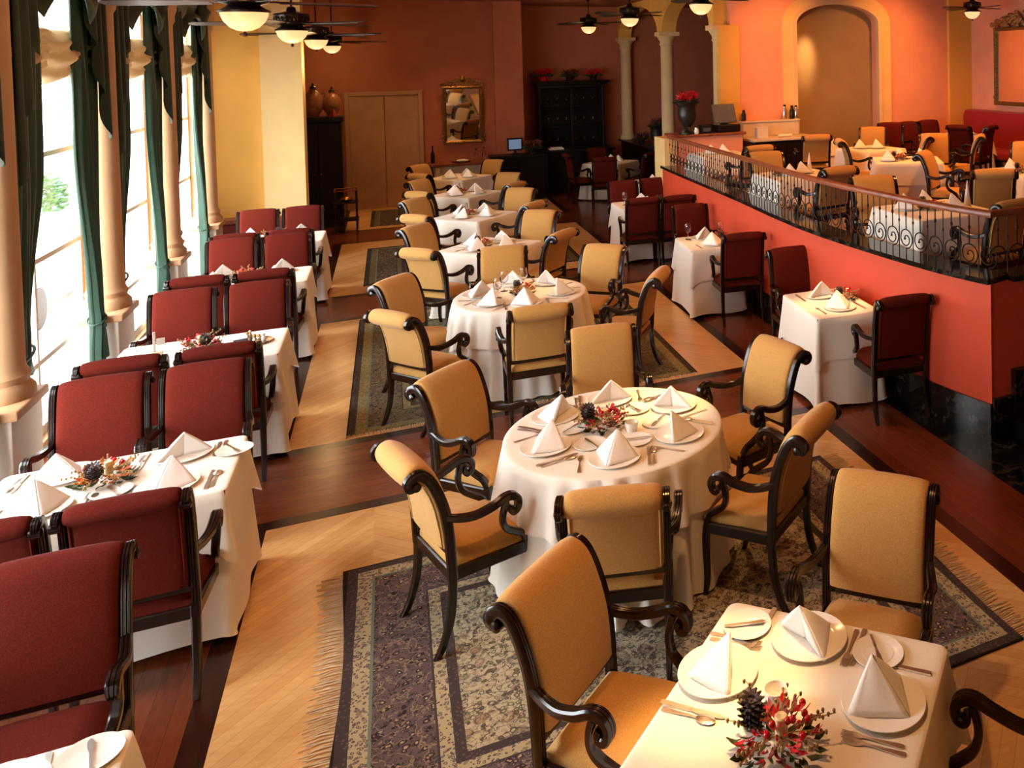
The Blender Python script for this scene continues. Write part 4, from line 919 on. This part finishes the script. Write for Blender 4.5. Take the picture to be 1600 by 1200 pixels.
for x in (-.82,-.28): mb = MB(); mb.box(x-.22,x+.22,-.215,-.2,.12,.8); mb.build('door', M['cabinet_wood'], t, 0, .006)
t = tag(empty('till_screen', (2.33, 18.65, .945), .1), 'small till screen lit blue grey on the dark bar counter', 'till')
mb = MB(); mb.lathe([(.09,0),(.09,.01),(.03,.025),(.025,.09)], 16); mb.build('stand', M['black_plastic'], t); rounded_box('screen_case', -.155,.155,-.02,.03,.08,.34,'black_plastic',t,.012); mb = MB(); mb.box(-.125,.125,-.023,-.02,.11,.31); mb.build('screen', M['screen_glow'], t, 0)
t = tag(empty('folded_cloth', (3.25, 19.1, .945)), 'folded white cloth lying on the dark bar counter', 'cloth'); mb = MB(); mb.box(-.16,.16,-.1,.1,0,.03); mb.box(-.12,.13,-.08,.09,.03,.055); mb.build('cloth_fold', M['linen'], t, 0, .012)
# dark hutch with glassware
hx, hy = 3.74, 20.0
t = tag(empty('bar_hutch', (hx, hy, 0)), 'tall black wood hutch with glassware against the terracotta wall', 'cabinet')
W2 = .74; rounded_box('side_panel', -W2,-W2+.06,-.25,.27,0,2.3,'cabinet_wood',t); rounded_box('side_panel', W2-.06,W2,-.25,.27,0,2.3,'cabinet_wood',t); rounded_box('back_panel', -W2+.06,W2-.06,.24,.27,0,2.3,'cabinet_wood',t); rounded_box('base_cabinet', -W2-.02,W2+.02,-.35,.27,0,.95,'cabinet_wood',t)
for z in (1.4, 1.85): rounded_box('shelf', -W2+.06,W2-.06,-.2,.24,z-.015,z+.015,'cabinet_wood',t,.003)
mb = MB(); mb.box(-W2-.02,W2+.02,-.28,.28,2.27,2.34); mb.box(-W2-.07,W2+.07,-.33,.29,2.34,2.39); mb.box(-W2-.10,W2+.10,-.36,.29,2.39,2.43); mb.build('cornice', M['cabinet_wood'], t, 0, .015)
rounded_box('mullion', -.025,.025,-.25,-.2,.95,2.27,'cabinet_wood',t,.004)
sg = Kind(lambda: (lambda o: (o.__setitem__('category','glass'), o)[1])((lambda mb: (mb.lathe([(.03,0),(.03,.003),(.005,.01),(.005,.08),(.035,.12),(.032,.18),(.029,.18),(.031,.12),(.0,.085)], 14, (0,0,0), False), mb.build('goblet', M['clear_glass']))[1])(MB())))
for z, zl in ((.95,'lower'),(1.415,'middle'),(1.865,'upper')):
    for i in range(6): sg.put((hx-.5+.2*i, hy-.05, z), 0, 'clear goblets standing on the %s shelf of the black hutch' % zl, 'goblets on the %s hutch shelf' % zl)
def flower_pot(name, x, y, z, s, pot, flower, label, group=None, tall=False):
    t = tag(empty(name, (x,y,z)), label, 'flower pot', group); t.scale = (s,s,s); mb = MB()
    if tall: mb.lathe([(.0,0),(.15,0),(.15,.03),(.09,.06),(.06,.12),(.10,.17),(.15,.24),(.17,.34),(.155,.46),(.175,.5),(.23,.54),(.235,.56),(.2,.56),(.15,.5),(0,.48)], 24, (0,0,0), False); h = .56
    else: mb.lathe([(.0,0),(.08,0),(.10,.1),(.115,.13),(.10,.13),(0,.11)], 18, (0,0,0), False); h = .13
    mb.build('pot', M[pot], t); r = .17 if not tall else .13
    leafy(60, r, .1, .12, 4, .4, h-.03).build('leaves', M['leaf_green'], t, 0, 0, .002)
    m2 = leafy(130, r*.95, .14, .10, 6, .8, h+.03); m2.build('blooms', M[flower], t, 0, 0, .002); return t
flower_pot('poinsettia_pot', hx-.60, hy-.1, 2.43, .95, 'flower_red', 'flower_red', 'bright red flowers on the left end of the black hutch', 'pots on the hutch')
flower_pot('poinsettia_pot', hx+.52, hy-.1, 2.43, .85, 'urn_dark', 'flower_red', 'red flowers in a dark pot on the right end of the black hutch', 'pots on the hutch')
flower_pot('herb_pot', hx-.02, hy-.1, 2.43, .85, 'urn_dark', 'herb', 'dull brown plant in the middle of the hutch top', 'pots on the hutch')
flower_pot('potted_plant', 2.68, 18.68, .945, .9, 'urn_dark', 'herb', 'dim dark red plant on the counter left of the black hutch')
flower_pot('potted_plant', CX, 18.9, 1.0, .8, 'urn_dark', 'herb', 'dim plant on the half wall right of the black hutch')
flower_pot('flower_urn', CX, 17.65, 1.0, .85, 'urn_dark', 'herb', 'dark urn of dried flowers between the two far columns', None, True)
# tall dark cabinet behind the cream pillar, jars on top
t = tag(empty('tall_cabinet', (-1.12, 17.4, 0)), 'tall dark cabinet half hidden behind the cream pillar', 'cabinet'); rounded_box('carcass', -.42,.34,-.25,.25,0,1.85,'cabinet_wood',t); rounded_box('cornice', -.45,.37,-.29,.27,1.85,1.95,'cabinet_wood',t,.015)
for x0, x1 in ((-.38,-.05),(-.03,.30)): d = rounded_box('door', x0,x1,-.27,-.25,.1,1.8,'cabinet_wood',t,.008); mb = MB(); mb.sphere((x1-.04 if x0 < -.1 else x0+.04,-.285,.95), .018, 8); mb.build('knob', M['brass'], d)
for x, s, lb in ((-1.22,1.0,'big round clay jar, left one on the tall dark cabinet'),(-.93,.88,'round clay jar, right one on the tall dark cabinet')):
    j = tag(empty('clay_jar', (x,17.4,1.95)), lb, 'jar', 'clay jars on the dark cabinet'); j.scale = (s,s,s); mb = MB(); mb.lathe([(.0,0),(.08,0),(.09,.03),(.15,.13),(.175,.25),(.15,.36),(.09,.44),(.05,.47),(.06,.50),(.04,.5),(0,.48)], 28, (0,0,0), False); mb.build('jar_body', M['urn_clay'], j)
    mb = MB(); mb.lathe([(.055,.5),(.05,.53),(.02,.55),(.012,.6),(0,.61)], 16); mb.build('stopper', M['urn_dark'], j)
    for a in (0, PI): mb = MB(); mb.tube([(.1*cos(a),.1*sin(a),.43),(.17*cos(a),.17*sin(a),.47),(.19*cos(a),.19*sin(a),.40),(.16*cos(a),.16*sin(a),.34)], .012, 6); mb.build('handle', M['urn_clay'], j)
t = tag(empty('gift_box', (-.90, 17.2, 1.951)), 'small red ornament at the front edge of the tall dark cabinet', 'ornament'); mb = MB(); mb.lathe([(.07,0),(.02,.13),(0,.16)], 4); mb.build('cone', M['leaf_red'], t, 0); mb = MB(); mb.sphere((0,0,.17), .015, 8); mb.build('bead', M['brass'], t)
t = tag(empty('serving_cart', (-.72, 16.55, 0)), 'small dark cart with a red rail before the tall cabinet', 'cart')
for x, y in ((-.16,-.16),(.16,-.16),(.16,.16),(-.16,.16)): mb = MB(); mb.tube([(x,y,.0),(x,y,.72)], .012, 8); mb.build('leg', M['dark_wood'], t)
for z in (.2,.5): rounded_box('shelf', -.19,.19,-.19,.19,z,z+.02,'cabinet_wood',t,.004)
mb = MB(); mb.tube([(-.17,-.17,.72),(.17,-.17,.72),(.17,.17,.72),(-.17,.17,.72)], .01, 6, None, True, (0,0,1)); mb.build('rail', M['wainscot_red'], t); mb = MB(); mb.sphere((0,0,.56), .1, 12, 1,1,.5); mb.build('dish', M['brass'], t)
# ------------------------------------------------------------------ platform furniture
t = tag(empty('host_counter', (4.60, 13.14, 0)), 'orange host counter with dark top at the end of the railing', 'counter'); rounded_box('counter_body', -.55,.55,-.25,.27,PZ,1.62,'wall_orange',t,.004); rounded_box('counter_top', -.60,.60,-.30,.30,1.62,1.66,'rail_wood',t,.008)
slab('trim_20', 3.83, 4.03, 12.86, 13.42, 0, 1.615, 'trim_yellow')
flower_pot('flower_urn', 4.27, 13.05, 1.66, .92, 'urn_dark', 'flower_red', 'dark urn of bright red flowers on the host counter', None, True)
t = tag(empty('cash_register', (4.93, 13.1, 1.66), .15), 'grey till with sloping screen on the host counter', 'till'); rounded_box('base', -.2,.2,-.16,.16,0,.12,'black_plastic',t,.015); mb = MB(); mb.sweep([(-.21,-.02,.14),(-.21,.09,.44)], [(0,-.02),(0,.02),(.42,.02),(.42,-.02)], (1,0,0)); mb.build('screen', M['grey_plastic'], t, 0, .008); rounded_box('stand', -.06,.06,.0,.08,.1,.2,'black_plastic',t,.01)
t = tag(empty('card_reader', (4.55, 13.0, 1.66)), 'black box beside the grey till on the host counter', 'card reader'); rounded_box('case', -.09,.09,-.08,.08,0,.13,'black_plastic',t,.012); rounded_box('keypad', -.06,.06,-.085,-.08,.03,.09,'grey_plastic',t,.002)
t = tag(empty('jar', (4.38, 12.93, 1.66)), 'small glass jar between urn and black box on the host counter', 'jar'); mb = MB(); mb.lathe([(.035,0),(.04,.05),(.03,.08)], 14); mb.build('jar_glass', M['ceramic'], t); mb = MB(); mb.lathe([(.032,.08),(.032,.1)], 14); mb.build('lid', M['silver'], t)
t = tag(empty('sideboard', (5.86, 13.12, PZ)), 'dark wood sideboard with pale marble top and backsplash', 'sideboard'); rounded_box('carcass', -.50,.60,-.25,.33,0,.80,'cabinet_wood',t,.008); rounded_box('marble_top', -.56,.66,-.32,.36,.80,.84,'marble_white',t,.008)
mb = MB(); mb.prism([(-.52,.22),(.52,.22),(.60,.34),(-.54,.34)], .84, 1.08); mb.build('backsplash', M['marble_white'], t, 0, .01); rounded_box('ledge', -.55,.54,.20,.36,1.08,1.11,'marble_white',t,.006)
for x0, x1 in ((-.46,.04),(.06,.56)): d = rounded_box('drawer', x0,x1,-.265,-.25,.58,.76,'cabinet_wood',t,.006); mb = MB(); mb.sphere(((x0+x1)/2,-.285,.67), .02, 8); mb.build('knob', M['brass'], d); d = rounded_box('door', x0,x1,-.265,-.25,.06,.55,'cabinet_wood',t,.006)
for x, h, m_, lb in ((-.48,.16,'urn_dark','small dark pot on the left end of the sideboard ledge'),(.28,.22,'silver','tall steel thermos on the sideboard ledge'),(.42,.2,'urn_dark','dark bottle between the steel ones on the sideboard ledge'),(.50,.2,'silver','steel jug at the right end of the sideboard ledge')):
    b = tag(empty('flask', (5.86+x, 13.40, PZ+1.11)), lb, 'flask', 'flasks on the sideboard'); mb = MB(); mb.lathe([(.035,0),(.04,.01),(.04,h*.75),(.025,h*.9),(.025,h)], 16); mb.build('flask_body', M[m_], b); mb = MB(); mb.lathe([(.026,h),(.02,h+.03),(.0,h+.035)], 12); mb.build('stopper', M['black_plastic'], b)
t = tag(empty('napkin_box', (5.55, 13.05, PZ+.84)), 'white box standing on the marble sideboard top', 'box'); rounded_box('box_body', -.1,.1,-.06,.06,0,.17,'white_paint',t,.008); rounded_box('lid', -.103,.103,-.063,.063,.17,.185,'white_paint',t,.004)
t = tag(empty('folded_cloth', (5.98, 13.02, PZ+.84)), 'crumpled white napkins on the marble sideboard top', 'cloth'); mb = MB()
for i in range(4): mb.sphere((-.09+.06*i, .02*(i % 2), .025), .055, 8, 1,.8,.5)
mb.build('cloth_heap', M['linen'], t)
t = tag(empty('service_table', (6.55, 13.05, PZ)), 'small table with crumpled white cloth before the brown arch', 'table'); rounded_box('tabletop', -.3,.3,-.25,.25,.72,.75,'dark_wood',t,.004)
for x in (-.26,.26):
    for y in (-.21,.21): mb = MB(); mb.tube([(x,y,0),(x,y,.72)], .02, 8); mb.build('leg', M['dark_wood'], t)
c = cloth(False, .31, .26, .75, .25, 99); c.location = (6.55,13.05,PZ); tag(c, 'crumpled white cloth on the small table before the brown arch', 'tablecloth', 'white tablecloths')
t = tag(empty('banquette', (RX-.34, 10.2, PZ)), 'long red upholstered banquette along the right wall', 'banquette'); rounded_box('bench_base', -.28,.32,-3.1,3.2,0,.32,'cabinet_wood',t); 
for i in range(5): rounded_box('seat_cushion', -.32,.2,-3.08+1.25*i,-3.08+1.25*i+1.24,.32,.47,'banquette_fabric',t,.04)
mb = MB(); mb.sweep([(.2,-3.1,.45),(.2,3.2,.45)], [(-.08,0),(-.10,.55),(-.06,.66),(.02,.68),(.12,.66),(.12,0)], (1,0,0)); mb.build('backrest', M['banquette_fabric'], t, 30)
# ------------------------------------------------------------------ downlights
DL = Kind(lambda: (lambda t: (t.__setitem__('category','downlight'), (lambda mb: (mb.lathe([(.05,0),(.075,-.004),(.085,-.012),(.06,-.008)], 24, (0,0,0), False), mb.build('trim_ring', M['fan_metal'], t)))(MB()), (lambda mb: (mb.lathe([(0,-.003),(.055,-.003),(.055,-.001),(0,-.001)], 24, (0,0,0), False), mb.build('lens', M['downlight_glow'], t)))(MB()), t)[-1])(empty('ceiling_downlight')))
# ------------------------------------------------------------------ outdoors
t = tag(empty('parked_car', (-5.6, 17.6, -1.0)), 'white car parked outside the left window', 'car')
prof = [(-2.2,.25),(-2.25,.55),(-2.1,.75),(-1.2,.88),(-.55,1.38),(.3,1.45),(1.1,1.38),(1.8,.98),(2.15,.9),(2.25,.6),(2.2,.25)]
P = cat([(0,a,b) for a, b in prof], 4); n = len(P); V = []; F = []; st = [(-.84,.9),(-.80,1),(-.6,1.02),(0,1.03),(.6,1.02),(.80,1),(.84,.9)]
for x, k in st:
    for p in P: V.append((x*(1-.16*max(0,(p.z-.85)/.6)), p.y*k, .25+(p.z-.25)*(k if k > 1 else .98)))
for i in range(len(st)-1):
    for j in range(n): F.append((i*n+j, i*n+(j+1) % n, (i+1)*n+(j+1) % n, (i+1)*n+j))
F += [tuple(range(n)), tuple(range(len(st)*n-1,(len(st)-1)*n-1,-1))]; mb = MB(); mb.add(V, F); mb.build('car_body', M['car_white'], t, 50)
for s in (-1, 1):
    mb = MB(); o = [(-1.0,.95),(-.5,1.32),(.3,1.38),(1.05,1.32),(1.6,.95)]; mb.add([(s*(.85-.14*max(0,(z-.85)/.6)), y, z) for y, z in o]+[(s*(.80-.14*max(0,(z-.85)/.6)), y, z) for y, z in o], [(0,1,2,3,4),(9,8,7,6,5)]+[(i,(i+1) % 5,5+(i+1) % 5,5+i) for i in range(5)]); mb.build('side_window', M['car_glass'], t, 0)
    for y in (-1.35,1.35):
        mb = MB(); mb.lathe([(.0,-.1),(.2,-.1),(.31,-.09),(.32,0),(.31,.09),(.2,.1),(0,.1)], 24, (0,0,0), False); mb.xform(Matrix.Translation((s*.76,y,.32)) @ Matrix.Rotation(PI/2,4,'Y')); w_ = mb.build('wheel', M['tyre'], t)
mb = MB(); mb.add([(-.62,-1.28,.93),(.62,-1.28,.93),(.55,-.62,1.36),(-.55,-.62,1.36),(-.62,-1.24,.90),(.62,-1.24,.90),(.55,-.58,1.33),(-.55,-.58,1.33)], [(0,1,2,3),(7,6,5,4),(0,4,5,1),(2,6,7,3),(1,5,6,2),(3,7,4,0)]); mb.build('windscreen', M['car_glass'], t, 0)
t = tag(empty('tree', (-7.6, 25, -1.0)), 'leafy green tree beyond the parked car', 'tree'); t.scale = (.5,.5,.5); mb = MB(); mb.tube([(0,0,0),(.05,0,1),(0,.1,2.2)], .14, 8, [1.2,1,.7]); mb.build('trunk', M['bark'], t)
mb = leafy(900, 1.7, 2.2, .35, 9, .6, 1.3); mb.build('crown', M['tree_green'], t, 0, 0, .004)
mb = MB(); mb.box(-13,-8.1,28,34,-1,1.2); struct(mb.build('wall_outside', M['slate_blue'], None, 0))
# ------------------------------------------------------------------ light
def spot(name, loc, tgt, watts, col, size, blend=.6, rad=.06):
    l = bpy.data.lights.new(name, 'SPOT'); l.energy = watts; l.color = col; l.spot_size = R(size); l.spot_blend = blend; l.shadow_soft_size = rad
    o = bpy.data.objects.new(name, l); COL.objects.link(o); o.location = loc; d = Vector(tgt)-Vector(loc); o.rotation_euler = d.to_track_quat('-Z','Y').to_euler(); return o
WARM = (1,.60,.27); AMB = (1,.50,.19)
lights = []
def down(x, y, tx, ty, w, size, tz=.75, col=WARM, blend=.7): spot('downlight', (x,y,CEIL-.02), (tx,ty,tz), w, col, size, blend)  # object name also serves added fill spots that have no fitting
ORG = (1,.35,.085)
# table pools
for x, y, w in ((.90,2.64,900),(1.40,4.98,900),(1.15,8.1,380),(1.0,10.3,130),(1.0,12.6,120),(1.0,14.8,110),(1.1,17.0,90)): down(x+.25, y+.2, x, y, w, 14, .75, WARM, .8)
for x, y, w in ((3.32,6.3,800),(3.25,9.15,260),(3.3,12.1,90),(4.15,17.75,60),(4.2,14.4,60)): down(x-.1, y-.2, x, y, w, 14, .75, WARM, .8)
for y, w in ((5.3,60),(7.5,90),(9.85,110),(12.0,80)): down(-1.1, y, -1.25, y+.05, w, 26)
# broad unseen spots added as fill over the room and the platform
for x, y, w in ((.9,3.2,200),(2.2,6.5,170),(.5,9.0,110),(2.4,11.5,90),(.4,14.5,60),(-.6,3.4,70)): down(x, y, x, y, w*1.05, 125, 0, AMB, 1)  # last one added to brighten the dark near left area
for x, y, w in ((5.4,7.2,330),(7.6,8.6,330),(5.6,10.6,330),(7.9,11.4,360),(6.6,9.2,200)): down(x, y, x, y+.6, w*.95, 125, .7, ORG, 1)
for x, w in ((6.0,260),(8.2,260)): down(x, 11.9, x, 13.5, w, 95, 2.6, ORG, 1)
down(6.8, 13.0, 6.70, 13.74, 620, 22, 2.85, WARM, 1)
for x, y, w in ((-1.6,13.3,20),(-1.2,12.6,20)): down(x, y, x, 14.1, w, 90, 1.6, WARM, 1)  # unseen wall washers added to brighten the yellow wall
for y, w in ((7.2,32),(9.2,32),(11.2,28)): down(2.7, y, 3.65, y, w, 80, .7, WARM, 1)
for x, y, l in ((.0,17.6,'left'),(1.25,17.9,'middle'),(-.5,15.2,'near left'),(-.35,17.0,'far left')):
    DL.put((x,y,CEIL-.001), 0, 'recessed warm downlight in the far ceiling, %s one' % l, 'ceiling downlights'); down(x, y, x, y+.35, 90, 80, 0, AMB, .8)
for x, y in ((-.93,7.2),(-.93,10.75),(-.93,14.2),(-.93,18.0),(3.72,10.7),(3.7,14.3),(3.7,17.6)):
    l = bpy.data.lights.new('fan_bulb', 'POINT'); l.energy = 14; l.color = WARM; l.shadow_soft_size = .12; o = bpy.data.objects.new('fan_bulb', l); COL.objects.link(o); o.location = (x,y,(3.22 if x < 0 else 3.56)-.32)
# daylight
w = bpy.data.worlds.new('overcast_sky'); SC.world = w; w.use_nodes = True; bg = w.node_tree.nodes['Background']; bg.inputs[0].default_value = (.93,.97,1,1); bg.inputs[1].default_value = 21
for a, b in OPEN:
    l = bpy.data.lights.new('sky_portal', 'AREA'); l.shape = 'RECTANGLE'; l.size = b-a; l.size_y = 3.4; l.cycles.is_portal = True
    o = bpy.data.objects.new('sky_portal', l); COL.objects.link(o); o.location = (LX-.14,(a+b)/2,1.78); o.rotation_euler = (PI/2, 0, -PI/2)
SC.view_settings.view_transform = 'Standard'; SC.view_settings.look = 'None'; SC.view_settings.gamma = 1; SC.view_settings.use_curve_mapping = False
SC.view_settings.exposure = -.08
cy = SC.cycles; cy.use_denoising = True; cy.max_bounces = 8; cy.diffuse_bounces = 4; cy.glossy_bounces = 3; cy.transmission_bounces = 6; cy.transparent_max_bounces = 8; cy.sample_clamp_indirect = 4; cy.caustics_reflective = False; cy.caustics_refractive = False
